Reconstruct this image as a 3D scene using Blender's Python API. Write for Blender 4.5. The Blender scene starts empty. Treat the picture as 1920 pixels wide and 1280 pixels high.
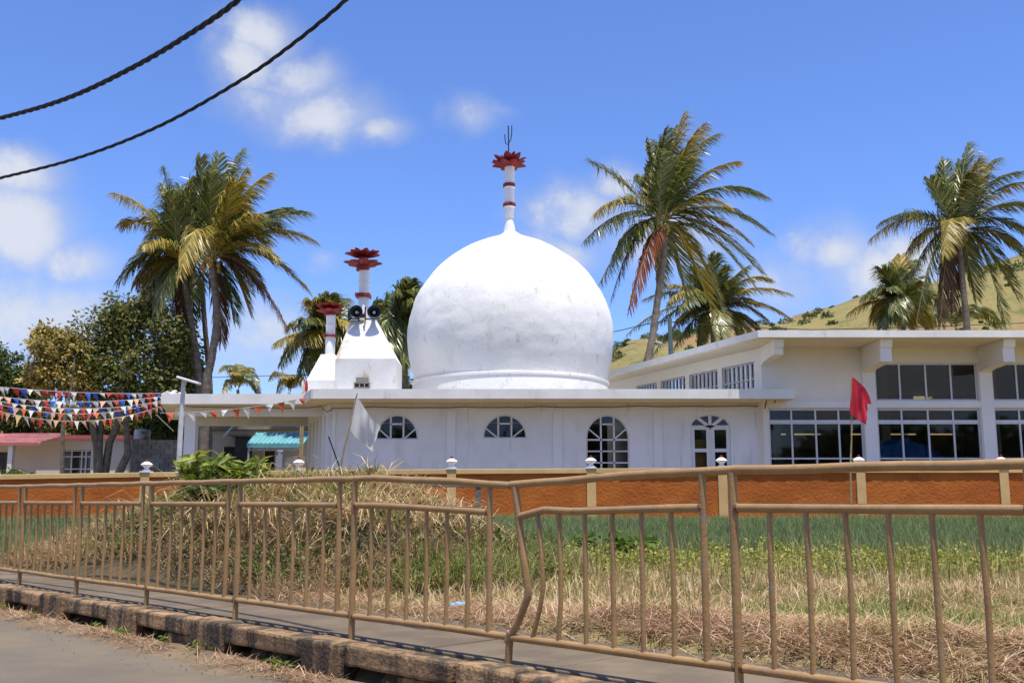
import bpy, math, random
import numpy as np
from mathutils import Vector

scene = bpy.context.scene
col = scene.collection
R = math.radians
rng = random.Random(7)
nr = np.random.default_rng(11)

# ------------------------------------------------------------------ camera
F = 1900.0                                  # focal length in photo pixels (1920 wide)
TH = math.atan(295 / F)                     # upward pitch
EYE = 1.0                                   # eye height above the footpath
cam_d = bpy.data.cameras.new('camera'); cam = bpy.data.objects.new('camera', cam_d); col.objects.link(cam)
cam.location = (0, 0, EYE); cam.rotation_euler = (R(90) + TH, 0, 0)
cam_d.sensor_width = 36; cam_d.lens = 36 * F / 1920; cam_d.clip_end = 6000; cam_d.clip_start = .05
scene.camera = cam
scene.render.resolution_x = 1024; scene.render.resolution_y = 682

def ray(px, py):
    xc = (px - 960) / F; yc = (640 - py) / F
    return Vector((xc, math.cos(TH) - yc * math.sin(TH), math.sin(TH) + yc * math.cos(TH)))
def at(px, py, Y):
    d = ray(px, py); return Vector((0, 0, EYE)) + d * (Y / d.y)
def gp(px, py, z=0.):
    d = ray(px, py); return Vector((0, 0, EYE)) + d * ((z - EYE) / d.z)
def zat(py, Y): return at(960, py, Y).z
def xat(px, Y, py=850): return at(px, py, Y).x

# ------------------------------------------------------------------ sun, sky, exposure
SUN_EL, SUN_AZ = R(75.5), R(25)               # azimuth measured to the right of "behind the camera"
sun_vec = Vector((math.sin(SUN_AZ) * math.cos(SUN_EL), -math.cos(SUN_AZ) * math.cos(SUN_EL), math.sin(SUN_EL)))
sd = bpy.data.lights.new('sun', 'SUN'); sun = bpy.data.objects.new('sun', sd); col.objects.link(sun)
sd.energy = 3.8; sd.angle = R(.53); sd.color = (1, .935, .82)
sun.rotation_euler = sun_vec.to_track_quat('Z', 'Y').to_euler(); sun.location = (0, 0, 60)

scene.view_settings.view_transform = 'Standard'; scene.view_settings.look = 'None'
scene.view_settings.gamma = 1; scene.view_settings.use_curve_mapping = False
scene.view_settings.exposure = 0.62

cy_ = scene.cycles
cy_.max_bounces = 7; cy_.diffuse_bounces = 3; cy_.glossy_bounces = 3; cy_.transmission_bounces = 3; cy_.transparent_max_bounces = 8
cy_.use_denoising = True; cy_.caustics_reflective = False; cy_.caustics_refractive = False
scene.render.use_persistent_data = False

world = bpy.data.worlds.new('World'); scene.world = world; world.use_nodes = True
wt = world.node_tree; wt.nodes.clear()
def N(t, kind, **kw):
    n = t.nodes.new(kind)
    for k, v in kw.items(): setattr(n, k, v)
    return n
def math_node(t, op, a, b=None, c=None, clamp=False):
    n = N(t, 'ShaderNodeMath', operation=op, use_clamp=clamp)
    for i, v in enumerate((a, b, c)):
        if v is None: continue
        if isinstance(v, (int, float)): n.inputs[i].default_value = v
        else: t.links.new(v, n.inputs[i])
    return n.outputs[0]
def vmath(t, op, a, b=None):
    n = N(t, 'ShaderNodeVectorMath', operation=op)
    for i, v in enumerate((a, b)):
        if v is None: continue
        if isinstance(v, (tuple, list, Vector)): n.inputs[i].default_value = v
        else: t.links.new(v, n.inputs[i])
    return n
def mixc(t, fac, a, b, blend='MIX'):
    n = N(t, 'ShaderNodeMix', data_type='RGBA', blend_type=blend)
    for i, v in ((0, fac), (6, a), (7, b)):
        if isinstance(v, (int, float)): n.inputs[i].default_value = v
        elif isinstance(v, (tuple, list)): n.inputs[i].default_value = (*v[:3], 1)
        else: t.links.new(v, n.inputs[i])
    return n.outputs[2]
def maprange(t, v, a, b, c=0., d=1., smooth=True):
    n = N(t, 'ShaderNodeMapRange', interpolation_type='SMOOTHSTEP' if smooth else 'LINEAR')
    t.links.new(v, n.inputs[0])
    for i, x in enumerate((a, b, c, d)): n.inputs[i + 1].default_value = x
    return n.outputs[0]

sky = N(wt, 'ShaderNodeTexSky', sky_type='NISHITA'); sky.sun_disc = False
sky.sun_elevation = SUN_EL; sky.sun_rotation = R(180) - SUN_AZ
sky.altitude = 30; sky.air_density = 1.0; sky.dust_density = 0.35; sky.ozone_density = 2.2
geo = N(wt, 'ShaderNodeTexCoord'); dirv = geo.outputs['Generated']
nz = N(wt, 'ShaderNodeTexNoise'); nz.inputs['Scale'].default_value = 13; nz.inputs['Detail'].default_value = 7
nz.inputs['Roughness'].default_value = .6
wt.links.new(dirv, nz.inputs['Vector'])
off = vmath(wt, 'SUBTRACT', nz.outputs['Color'], (.5, .5, .5))
sc = vmath(wt, 'MULTIPLY', off.outputs[0], (.05, .05, .05))
wd = vmath(wt, 'ADD', dirv, sc.outputs[0]).outputs[0]
# px, py, half width, half height, weight
CLOUDS = [(490, 70, 85, 62, .8), (455, 120, 90, 60, .8), (560, 150, 100, 60, .8), (600, 215, 150, 60, .8), (700, 240, 90, 40, .7), (510, 190, 130, 70, .6), (880, 205, 66, 44, .62), (930, 195, 50, 22, .4),
          (30, 320, 95, 50, .9), (10, 420, 130, 120, .95), (140, 490, 90, 60, .8), (50, 590, 240, 110, .72), (330, 610, 190, 100, .5),
          (1075, 395, 120, 62, .85), (1150, 345, 70, 50, .8), (1030, 480, 130, 70, .7), (1250, 440, 170, 90, .6), (1555, 470, 95, 66, .8), (1640, 520, 150, 80, .8),
          (1470, 540, 120, 80, .62), (600, 490, 46, 30, .55), (500, 640, 170, 110, .66), (640, 690, 220, 70, .6), (1720, 480, 120, 60, .7)]
mask = None
for (px, py, rx, ry, st) in CLOUDS:
    c = ray(px, py).normalized()
    v = vmath(wt, 'SUBTRACT', wd, tuple(c)).outputs[0]
    v = vmath(wt, 'MULTIPLY', v, (F / rx, F / rx, F / ry)).outputs[0]
    ln = vmath(wt, 'LENGTH', v).outputs['Value']
    m = maprange(wt, ln, 1.5, .0, 0, st)
    mask = m if mask is None else math_node(wt, 'MAXIMUM', mask, m)
# the same broken cloud goes on round the rest of the sky
n2 = N(wt, 'ShaderNodeTexNoise'); n2.inputs['Scale'].default_value = 2.6; n2.inputs['Detail'].default_value = 2
wt.links.new(dirv, n2.inputs['Vector'])
sep = N(wt, 'ShaderNodeSeparateXYZ'); wt.links.new(dirv, sep.inputs[0])
away = maprange(wt, sep.outputs[1], .75, .45)
gen = math_node(wt, 'MULTIPLY', maprange(wt, n2.outputs['Fac'], .50, .70), away)
mask = math_node(wt, 'MAXIMUM', mask, math_node(wt, 'MULTIPLY', gen, .9))
fb = math_node(wt, 'MULTIPLY', math_node(wt, 'SUBTRACT', nz.outputs['Fac'], .5), 1.15)
dens_ = math_node(wt, 'ADD', mask, fb)
core = maprange(wt, dens_, .18, .85)
veil = maprange(wt, math_node(wt, 'ADD', mask, math_node(wt, 'MULTIPLY', fb, .45)), .05, .7, 0, .55)
mask = math_node(wt, 'MAXIMUM', math_node(wt, 'MULTIPLY', core, .92), veil)
shade_ = maprange(wt, dens_, .25, .9)
hs = N(wt, 'ShaderNodeHueSaturation'); hs.inputs['Saturation'].default_value = 1.0; hs.inputs['Value'].default_value = 1.0
wt.links.new(sky.outputs[0], hs.inputs['Color'])
skyc = mixc(wt, 1.0, hs.outputs[0], (.74, .92, 1.38), 'MULTIPLY')
cloudc = mixc(wt, shade_, (3.3, 3.65, 4.5), (4.9, 5.1, 5.6))
skyc = mixc(wt, mask, skyc, cloudc)
world.cycles.sampling_method = 'MANUAL'; world.cycles.sample_map_resolution = 256
bg = N(wt, 'ShaderNodeBackground'); bg.inputs['Strength'].default_value = .1
wt.links.new(skyc, bg.inputs[0])
wo = N(wt, 'ShaderNodeOutputWorld'); wt.links.new(bg.outputs[0], wo.inputs[0])

# ------------------------------------------------------------------ materials
MATS = {}
def mat(name, c1, c2=None, scale=3., rough=.8, bump=0., bscale=40., spec=.3, metal=0., stain=None, stretch=(1, 1, 1), trans=0., detail=5, lo=.35, hi=.65, objrand=0., bdetail=4):
    m = bpy.data.materials.new(name); m.use_nodes = True; t = m.node_tree; t.nodes.clear()
    out = N(t, 'ShaderNodeOutputMaterial'); b = N(t, 'ShaderNodeBsdfPrincipled')
    b.inputs['Roughness'].default_value = rough; b.inputs['Metallic'].default_value = metal
    b.inputs['Specular IOR Level'].default_value = spec
    g = N(t, 'ShaderNodeNewGeometry'); pos = g.outputs['Position']
    mp = N(t, 'ShaderNodeMapping'); mp.inputs['Scale'].default_value = stretch; t.links.new(pos, mp.inputs[0])
    c = (*c1, 1)
    if c2 is not None:
        n = N(t, 'ShaderNodeTexNoise'); n.inputs['Scale'].default_value = scale; n.inputs['Detail'].default_value = detail
        n.inputs['Roughness'].default_value = .6
        t.links.new(mp.outputs[0], n.inputs['Vector'])
        c = mixc(t, maprange(t, n.outputs['Fac'], lo, hi), c1, c2)
    for s in (stain or []):
        scol, sscale, a, bb, amt, sst = s
        mp2 = N(t, 'ShaderNodeMapping'); mp2.inputs['Scale'].default_value = sst; t.links.new(pos, mp2.inputs[0])
        n = N(t, 'ShaderNodeTexNoise'); n.inputs['Scale'].default_value = sscale; n.inputs['Detail'].default_value = 8
        n.inputs['Roughness'].default_value = .65
        t.links.new(mp2.outputs[0], n.inputs['Vector'])
        c = mixc(t, math_node(t, 'MULTIPLY', maprange(t, n.outputs['Fac'], a, bb), amt), c, scol)
    if objrand:
        oi = N(t, 'ShaderNodeObjectInfo')
        h = N(t, 'ShaderNodeHueSaturation')
        t.links.new(maprange(t, oi.outputs['Random'], 0, 1, 1 - objrand, 1 + objrand, False), h.inputs['Value'])
        if isinstance(c, tuple): h.inputs['Color'].default_value = c
        else: t.links.new(c, h.inputs['Color'])
        c = h.outputs[0]
    if isinstance(c, tuple): b.inputs['Base Color'].default_value = c
    else: t.links.new(c, b.inputs['Base Color'])
    if bump:
        n = N(t, 'ShaderNodeTexNoise'); n.inputs['Scale'].default_value = bscale; n.inputs['Detail'].default_value = bdetail
        t.links.new(pos, n.inputs['Vector'])
        bn = N(t, 'ShaderNodeBump'); bn.inputs['Strength'].default_value = 1; bn.inputs['Distance'].default_value = bump
        t.links.new(n.outputs['Fac'], bn.inputs['Height']); t.links.new(bn.outputs[0], b.inputs['Normal'])
    sh = b.outputs[0]
    if trans:
        tr = N(t, 'ShaderNodeBsdfTranslucent')
        if isinstance(c, tuple): tr.inputs[0].default_value = c
        else: t.links.new(c, tr.inputs[0])
        mx = N(t, 'ShaderNodeMixShader'); mx.inputs[0].default_value = trans
        t.links.new(sh, mx.inputs[1]); t.links.new(tr.outputs[0], mx.inputs[2]); sh = mx.outputs[0]
    t.links.new(sh, out.inputs[0]); MATS[name] = m
    return m

def leafmat(name, stops, rough=.55, trans=.3, spec=.35):
    """colour by the random number each blade or leaf carries"""
    m = bpy.data.materials.new(name); m.use_nodes = True; t = m.node_tree; t.nodes.clear()
    out = N(t, 'ShaderNodeOutputMaterial'); b = N(t, 'ShaderNodeBsdfPrincipled')
    b.inputs['Roughness'].default_value = rough; b.inputs['Specular IOR Level'].default_value = spec
    a = N(t, 'ShaderNodeAttribute', attribute_name='v'); r = N(t, 'ShaderNodeValToRGB')
    els = r.color_ramp.elements
    els[0].position = stops[0][0]; els[0].color = (*stops[0][1], 1)
    els[1].position = stops[-1][0]; els[1].color = (*stops[-1][1], 1)
    for p, c in stops[1:-1]:
        e = els.new(p); e.color = (*c, 1)
    t.links.new(a.outputs['Fac'], r.inputs[0]); c = r.outputs[0]
    t.links.new(c, b.inputs['Base Color'])
    tr = N(t, 'ShaderNodeBsdfTranslucent'); t.links.new(c, tr.inputs[0])
    mx = N(t, 'ShaderNodeMixShader'); mx.inputs[0].default_value = trans
    t.links.new(b.outputs[0], mx.inputs[1]); t.links.new(tr.outputs[0], mx.inputs[2]); t.links.new(mx.outputs[0], out.inputs[0])
    MATS[name] = m; return m

GREY = (.42, .42, .36)
mat('white', (.82, .82, .82), (.76, .76, .755), .9, .75, .004, 18, stain=[((.52, .51, .47), 1.2, .54, .76, .55, (1, 1, .35)), ((.34, .34, .31), 4.5, .58, .74, .5, (1, 1, .08))])
mat('white_clean', (.83, .83, .83), (.77, .77, .765), .7, .7, .002, 25)
mat('fascia', (.80, .78, .73), (.72, .70, .64), 1.3, .75, .003, 20, stain=[((.42, .40, .36), 2.2, .56, .74, .55, (1, 1, .25)), ((.16, .16, .15), 7, .68, .76, .5, (1, 1, .3)), ((.55, .38, .2), .9, .66, .8, .5, (1, 1, 1))])
mat('roof_grey', (.58, .56, .52), (.50, .48, .45), 1.2, .9, .004, 30, stain=[((.10, .10, .09), 1.4, .55, .75, .6, (1, 1, 1))])
mat('soffit', (.78, .70, .56), (.72, .65, .52), .8, .85)
mat('cream', (.82, .79, .73), (.77, .74, .68), .8, .8, .002, 20, stain=[((.45, .42, .36), 2.5, .66, .8, .4, (1, 1, .2))])
mat('dome', (.79, .78, .75), (.75, .74, .71), .5, .85, .035, 1.6, bdetail=7, stain=[((.50, .48, .41), 4.2, .60, .67, .6, (1, 1, .45)), ((.42, .40, .33), 13, .61, .67, .65, (1, 1, .6)), ((.55, .53, .47), 30, .60, .68, .5, (1, 1, .5)), ((.60, .57, .50), 1.1, .55, .75, .5, (1, 1, .5))])
mat('pyramid', (.78, .77, .75), (.70, .685, .65), 1.1, .85, .006, 14, stain=[((.50, .37, .20), 1.5, .54, .68, .85, (1, 1, .6)), ((.33, .30, .23), 8, .60, .70, .6, (1, 1, .4))])
mat('red_paint', (.24, .018, .02), (.15, .013, .014), 4, .5, .002, 30, stain=[((.45, .30, .28), 7, .64, .74, .4, (1, 1, 1))])
mat('red_band', (.26, .035, .03), (.20, .03, .03), 6, .6)
mat('orange_wall', (.46, .135, .022), (.37, .10, .017), 1.2, .9, .018, 13, bdetail=7, stain=[((.22, .06, .014), 4, .56, .75, .6, (1, 1, 1)), ((.55, .19, .035), 2, .6, .8, .5, (1, 1, 2)), ((.13, .05, .02), .7, .6, .8, .5, (1, 1, .6))])
mat('beige', (.66, .44, .19), (.58, .38, .16), 1.5, .8, .003, 30, stain=[((.30, .21, .10), 3, .60, .78, .45, (1, 1, .3))], objrand=.05)
mat('rail_paint', (.385, .235, .098), (.315, .19, .08), 5, .5, .0025, 45, spec=.35, stain=[((.24, .20, .15), 6, .56, .70, .6, (1, 1, 1)), ((.20, .075, .03), 17, .62, .70, .8, (1, 1, 1)), ((.52, .38, .22), 3, .6, .75, .4, (1, 1, 1))])
mat('concrete', (.18, .138, .09), (.13, .10, .068), 2.5, .92, .006, 60, bdetail=8, stain=[((.08, .068, .055), 2, .55, .75, .6, (1, 1, 1)), ((.22, .185, .14), 5, .6, .75, .4, (1, 1, 1))], objrand=.10)
mat('kerb_concrete', (.38, .24, .12), (.27, .17, .09), 4, .92, .02, 30, bdetail=8, stain=[((.06, .05, .038), 5.5, .44, .58, .9, (1, 1, .15)), ((.11, .09, .055), 12, .55, .68, .7, (1, 1, .4)), ((.05, .045, .04), 1.6, .55, .7, .6, (1, 1, .5))], objrand=.14)
mat('asphalt', (.215, .175, .125), (.165, .136, .10), .5, .92, .012, 120, bdetail=5, stain=[((.25, .19, .115), .9, .50, .72, .7, (1, 1, 1)), ((.115, .10, .085), 2.2, .58, .72, .5, (1, 1, 1)), ((.12, .10, .08), 35, .56, .70, .3, (1, 1, 1)), ((.30, .25, .19), 60, .60, .70, .35, (1, 1, 1))])
mat('yard_concrete', (.46, .38, .28), (.38, .31, .23), .8, .9, .005, 30, stain=[((.24, .20, .15), 1.1, .55, .75, .5, (1, 1, 1))])
mat('gravel', (.30, .24, .17), (.16, .13, .10), 25, .9)
mat('dirt', (.23, .165, .10), (.16, .115, .07), 3, .95, .02, 30, bdetail=8)
mat('field_soil', (.27, .19, .105), (.21, .175, .065), .8, .95, .03, 12, bdetail=8, stain=[((.30, .22, .12), 3, .5, .7, .7, (1, 1, 1)), ((.11, .14, .03), .7, .55, .68, .8, (1, 1, 1))])
mat('mound_soil', (.11, .08, .045), (.05, .045, .02), 3, .95, .05, 8)
mat('ground_far', (.16, .15, .06), (.10, .11, .04), .12, .95)
mat('hill', (.25, .20, .075), (.19, .17, .058), .05, .95, .4, .9, bdetail=8, stain=[((.27, .155, .075), .03, .47, .60, .85, (1, 1, 1)), ((.085, .11, .03), .22, .52, .66, .75, (1, 1, 1)), ((.36, .28, .12), .6, .56, .72, .6, (1, 1, 1)), ((.10, .10, .035), 1.6, .55, .68, .5, (1, 1, 1))])
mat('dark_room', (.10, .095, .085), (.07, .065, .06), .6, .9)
mat('room_wall', (.45, .41, .33), None, rough=.9)
mat('yellow_paint', (.6, .4, .12), None, rough=.8)
mat('win_frame', (.74, .74, .76), (.68, .68, .69), 3, .5)
mat('alu', (.62, .63, .66), (.56, .57, .60), 3, .4, metal=.2)
mat('black_plastic', (.018, .018, .02), None, rough=.45)
mat('horn_grey', (.022, .024, .03), (.016, .018, .022), 5, .4, spec=.5)
mat('horn_tip', (.55, .55, .52), None, rough=.4)
mat('rust', (.16, .07, .035), (.08, .04, .025), 12, .8)
mat('weld', (.26, .13, .055), (.13, .055, .025), 60, .7, .003, 90)
mat('cable', (.012, .013, .022), (.02, .02, .028), 30, .6)
mat('grey_cable', (.16, .14, .12), None, rough=.7)
mat('old_wood', (.20, .19, .17), (.12, .115, .10), 9, .9, .004, 40, stretch=(1, 1, 6))
mat('bamboo', (.40, .32, .17), (.28, .21, .10), 9, .6)
mat('white_cloth', (.82, .80, .74), (.74, .72, .66), 2, .9, trans=.5)
mat('red_cloth', (.74, .045, .075), (.68, .04, .065), 3, .8, trans=.4)
for nm, c in (('flag_red', (.52, .04, .04)), ('flag_white', (.72, .71, .67)), ('flag_blue', (.04, .10, .48)), ('flag_orange', (.70, .14, .05)), ('flag_pale', (.75, .42, .32)), ('flag_straw', (.62, .44, .20))):
    mat(nm, c, None, rough=.7, trans=.35, objrand=.12)
mat('cord', (.55, .53, .5), None, rough=.8)
mat('pink', (.46, .13, .14), (.40, .11, .12), 2, .7, stain=[((.25, .09, .09), 3, .6, .75, .5, (1, 1, .3))])
mat('pink_light', (.62, .30, .29), (.5, .2, .2), 2, .6)
mat('house_white', (.72, .69, .65), (.66, .63, .59), .7, .85, stain=[((.4, .36, .3), 1.4, .62, .8, .4, (1, 1, .3))])
mat('block_grey', (.30, .28, .25), (.21, .20, .18), 1.4, .95, .01, 20, stain=[((.09, .088, .08), 1.6, .54, .72, .75, (1, 1, .5))], objrand=.14)
mat('dark_grey', (.075, .08, .09), (.06, .062, .07), 2, .85)
mat('turquoise', (.17, .42, .46), (.13, .36, .40), 2, .45, stain=[((.05, .2, .28), 3, .62, .72, .5, (1, 1, 1))])
mat('curtain', (.38, .28, .28), (.20, .08, .10), 9, .9, stretch=(6, 6, .2))
mat('tank', (.50, .54, .60), (.44, .48, .55), 3, .4)
mat('lamp_white', (.80, .80, .78), None, rough=.4)
mat('pole_paint', (.62, .62, .60), (.52, .52, .50), 4, .5)
mat('pole_green', (.20, .27, .23), (.16, .22, .19), 3, .6)
mat('blue_tarp', (.05, .20, .46), (.04, .15, .38), 2, .45, .03, 5, stain=[((.4, .48, .55), 3, .6, .7, .5, (1, 1, 1))])
mat('palm_trunk', (.21, .175, .14), (.13, .105, .08), 3, .95, .02, 14, stretch=(1, 1, 3), stain=[((.07, .055, .045), 9, .52, .66, .6, (.3, .3, 2.2))])
mat('bark', (.20, .165, .12), (.12, .095, .07), 5, .95, .03, 16)
mat('coconut', (.36, .20, .05), (.20, .19, .05), 1.2, .6, objrand=.25)
mat('rachis', (.30, .28, .07), (.33, .22, .06), 1.5, .55, trans=.1)
mat('rachis_dead', (.33, .15, .06), None, rough=.8)
mat('paper', (.75, .75, .72), None, rough=.8)
mat('blue_plastic', (.16, .34, .55), None, rough=.4)
mat('stone_dark', (.07, .06, .05), (.04, .035, .03), 6, .95, .02, 20)
leafmat('frond_green', [(0, (.045, .068, .014)), (.45, (.11, .14, .026)), (.8, (.24, .235, .045)), (1, (.42, .37, .10))], .33, .32, .7)
leafmat('frond_yellow', [(0, (.08, .10, .018)), (.3, (.19, .175, .028)), (.65, (.42, .31, .04)), (1, (.64, .42, .085))], .42, .28, .5)
leafmat('frond_dead', [(0, (.13, .045, .025)), (.5, (.26, .085, .035)), (1, (.40, .16, .06))], .7, .2, .2)
leafmat('frond_brown', [(0, (.05, .03, .02)), (.6, (.11, .06, .035)), (1, (.19, .12, .06))], .7, .15, .2)
leafmat('leaf_olive', [(0, (.07, .10, .022)), (.4, (.15, .18, .04)), (.75, (.26, .25, .07)), (1, (.40, .32, .14))], .5, .45, .35)
leafmat('leaf_dark', [(0, (.035, .065, .015)), (.5, (.08, .125, .028)), (1, (.19, .21, .05))], .5, .42)
leafmat('leaf_yellow', [(0, (.10, .11, .02)), (.35, (.26, .21, .045)), (.75, (.50, .38, .11)), (1, (.66, .50, .18))], .5, .35)
leafmat('leaf_fresh', [(0, (.05, .09, .015)), (.45, (.12, .19, .025)), (.8, (.26, .32, .04)), (1, (.42, .40, .07))], .4, .35)
leafmat('leaf_weed', [(0, (.10, .15, .02)), (.35, (.25, .31, .045)), (.7, (.46, .44, .09)), (1, (.56, .38, .15))], .5, .35)
leafmat('leaf_weedgreen', [(0, (.04, .065, .012)), (.5, (.10, .15, .025)), (.85, (.20, .25, .04)), (1, (.34, .34, .07))], .45, .3)
leafmat('leaf_purple', [(0, (.05, .03, .025)), (.5, (.09, .07, .04)), (1, (.14, .17, .05))], .6, .3)
leafmat('onion', [(0, (.125, .175, .07)), (.5, (.18, .24, .095)), (.85, (.25, .30, .11)), (1, (.40, .41, .14))], .6, .3, .25)
leafmat('straw', [(0, (.22, .135, .06)), (.3, (.42, .275, .13)), (.65, (.56, .40, .20)), (1, (.70, .55, .33))], .75, .2, .2)
leafmat('straw_red', [(0, (.24, .11, .065)), (.35, (.44, .25, .145)), (.75, (.60, .40, .25)), (1, (.72, .57, .39))], .75, .2, .2)
leafmat('grass_green', [(0, (.07, .11, .016)), (.45, (.16, .22, .035)), (.8, (.30, .34, .07)), (1, (.48, .42, .15))], .55, .35)
leafmat('grass_mix', [(0, (.15, .16, .03)), (.35, (.27, .25, .06)), (.7, (.44, .36, .14)), (1, (.60, .48, .26))], .65, .3)
leafmat('dead_stalk', [(0, (.05, .035, .02)), (.5, (.14, .10, .06)), (1, (.26, .2, .13))], .8, .1)

# glass: thin pane that lets the dark room show and mirrors the yard
gm = bpy.data.materials.new('glass'); gm.use_nodes = True; t = gm.node_tree; t.nodes.clear()
o_ = N(t, 'ShaderNodeOutputMaterial'); tb = N(t, 'ShaderNodeBsdfTransparent'); tb.inputs[0].default_value = (.62, .64, .64, 1)
gb = N(t, 'ShaderNodeBsdfGlossy'); gb.inputs['Roughness'].default_value = .03; gb.inputs[0].default_value = (.85, .85, .85, 1)
fr = N(t, 'ShaderNodeFresnel'); fr.inputs[0].default_value = 1.5
mx = N(t, 'ShaderNodeMixShader'); t.links.new(math_node(t, 'ADD', fr.outputs[0], .0), mx.inputs[0]); t.links.new(tb.outputs[0], mx.inputs[1]); t.links.new(gb.outputs[0], mx.inputs[2]); t.links.new(mx.outputs[0], o_.inputs[0])
MATS['glass'] = gm

# ------------------------------------------------------------------ object helpers
def wloc(o):
    p = Vector((0, 0, 0))
    while o is not None:
        p += o.location; o = o.parent
    return p
def tag(o, label=None, cat=None, group=None, kind=None):
    if label: o['label'] = label
    if cat: o['category'] = cat
    if group: o['group'] = group
    if kind: o['kind'] = kind
    return o
def thing(name, loc, label, cat, group=None):
    o = bpy.data.objects.new(name, None); o.empty_display_size = .2; col.objects.link(o); o.location = loc
    return tag(o, label, cat, group)

class MB:
    def __init__(s): s.v = []; s.f = []
    def add(s, vs, fs):
        b = len(s.v); s.v += [tuple(p) for p in vs]; s.f += [tuple(b + i for i in f) for f in fs]; return s
    def hexa(s, p):      # 8 points: bottom 4 (ccw), top 4
        return s.add(p, [(3, 2, 1, 0), (4, 5, 6, 7), (0, 1, 5, 4), (1, 2, 6, 5), (2, 3, 7, 6), (3, 0, 4, 7)])
    def box(s, x0, x1, y0, y1, z0, z1):
        return s.hexa([(x0, y0, z0), (x1, y0, z0), (x1, y1, z0), (x0, y1, z0), (x0, y0, z1), (x1, y0, z1), (x1, y1, z1), (x0, y1, z1)])
    def prism(s, poly, z0, z1):   # poly ccw in plan
        n = len(poly); b = [(x, y, z0) for x, y in poly]; t_ = [(x, y, z1) for x, y in poly]
        return s.add(b + t_, [tuple(range(n - 1, -1, -1)), tuple(range(n, 2 * n))] + [(i, (i + 1) % n, n + (i + 1) % n, n + i) for i in range(n)])
    def bar(s, a, b, w, h=None, up=(0, 0, 1)):
        a, b = Vector(a), Vector(b); d = (b - a).normalized(); up = Vector(up)
        if abs(d.dot(up)) > .99: up = Vector((0, 1, 0))
        x = d.cross(up).normalized(); z = x.cross(d); h = h or w; x *= w / 2; z *= h / 2
        return s.hexa([a - x - z, a + x - z, b + x - z, b - x - z, a - x + z, a + x + z, b + x + z, b - x + z])
    def tube(s, pts, rad, seg=8, cap=True):
        pts = [Vector(p) for p in pts]; n = len(pts)
        if not hasattr(rad, '__len__'): rad = [rad] * n
        ref = None; base = len(s.v)
        for i, p in enumerate(pts):
            d = (pts[min(i + 1, n - 1)] - pts[max(i - 1, 0)]).normalized()
            if ref is None:
                ref = Vector((1, 0, 0)) if abs(d.x) < .8 else Vector((0, 1, 0))
            x = (ref - d * ref.dot(d)).normalized(); ref = x; y = d.cross(x)
            for k in range(seg):
                a = 2 * math.pi * k / seg
                s.v.append(tuple(p + (x * math.cos(a) + y * math.sin(a)) * rad[i]))
        for i in range(n - 1):
            for k in range(seg):
                k2 = (k + 1) % seg
                s.f.append((base + i * seg + k, base + i * seg + k2, base + (i + 1) * seg + k2, base + (i + 1) * seg + k))
        if cap:
            s.f.append(tuple(base + k for k in range(seg - 1, -1, -1)))
            s.f.append(tuple(base + (n - 1) * seg + k for k in range(seg)))
        return s
    def lathe(s, prof, c, seg=24, wob=None):
        base = len(s.v); n = len(prof)
        for i, (r, z) in enumerate(prof):
            for k in range(seg):
                a = 2 * math.pi * k / seg; rr = r + (wob(a, z) if wob and r > .3 else 0)
                s.v.append((c[0] + rr * math.cos(a), c[1] + rr * math.sin(a), c[2] + z))
        for i in range(n - 1):
            for k in range(seg):
                k2 = (k + 1) % seg
                s.f.append((base + i * seg + k, base + i * seg + k2, base + (i + 1) * seg + k2, base + (i + 1) * seg + k))
        s.f.append(tuple(base + k for k in range(seg - 1, -1, -1))); s.f.append(tuple(base + (n - 1) * seg + k for k in range(seg)))
        return s
    def build(s, name, m, parent=None, smooth=False, bevel=0.):
        o_ = wloc(parent) if parent is not None else Vector((0, 0, 0))
        me = bpy.data.meshes.new(name)
        me.from_pydata([(x - o_.x, y - o_.y, z - o_.z) for x, y, z in s.v], [], s.f); me.update()
        me.materials.append(MATS[m])
        if smooth:
            me.polygons.foreach_set('use_smooth', [True] * len(me.polygons)); me.set_sharp_from_angle(angle=R(40))
        o = bpy.data.objects.new(name, me); col.objects.link(o); o.parent = parent
        if bevel:
            b = o.modifiers.new('bevel', 'BEVEL'); b.width = bevel; b.segments = 2; b.limit_method = 'ANGLE'
        return o

def rebase(o, p):
    """put a top-level mesh's origin at its base"""
    p = Vector(p); me = o.data
    a = np.empty(len(me.vertices) * 3, 'f'); me.vertices.foreach_get('co', a)
    a = a.reshape(-1, 3) - np.array(p, 'f'); me.vertices.foreach_set('co', a.ravel()); o.location = p; me.update(); return o

def np_mesh(name, V, loops, sizes, m, v=None, parent=None, smooth=False):
    o_ = wloc(parent) if parent is not None else Vector((0, 0, 0))
    V = np.asarray(V, 'f') - np.array(o_, 'f')
    me = bpy.data.meshes.new(name); me.vertices.add(len(V)); me.vertices.foreach_set('co', V.ravel())
    sizes = np.asarray(sizes, 'i'); me.loops.add(len(loops)); me.loops.foreach_set('vertex_index', np.asarray(loops, 'i'))
    me.polygons.add(len(sizes)); st = np.concatenate(([0], np.cumsum(sizes)[:-1])).astype('i')
    me.polygons.foreach_set('loop_start', st)
    if v is not None:
        at_ = me.attributes.new('v', 'FLOAT', 'POINT'); at_.data.foreach_set('value', np.asarray(v, 'f'))
    me.update(calc_edges=True); me.validate()
    if smooth: me.polygons.foreach_set('use_smooth', [True] * len(me.polygons))
    for k in (m if isinstance(m, (list, tuple)) else [m]): me.materials.append(MATS[k])
    o = bpy.data.objects.new(name, me); col.objects.link(o); o.parent = parent
    return o

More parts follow.
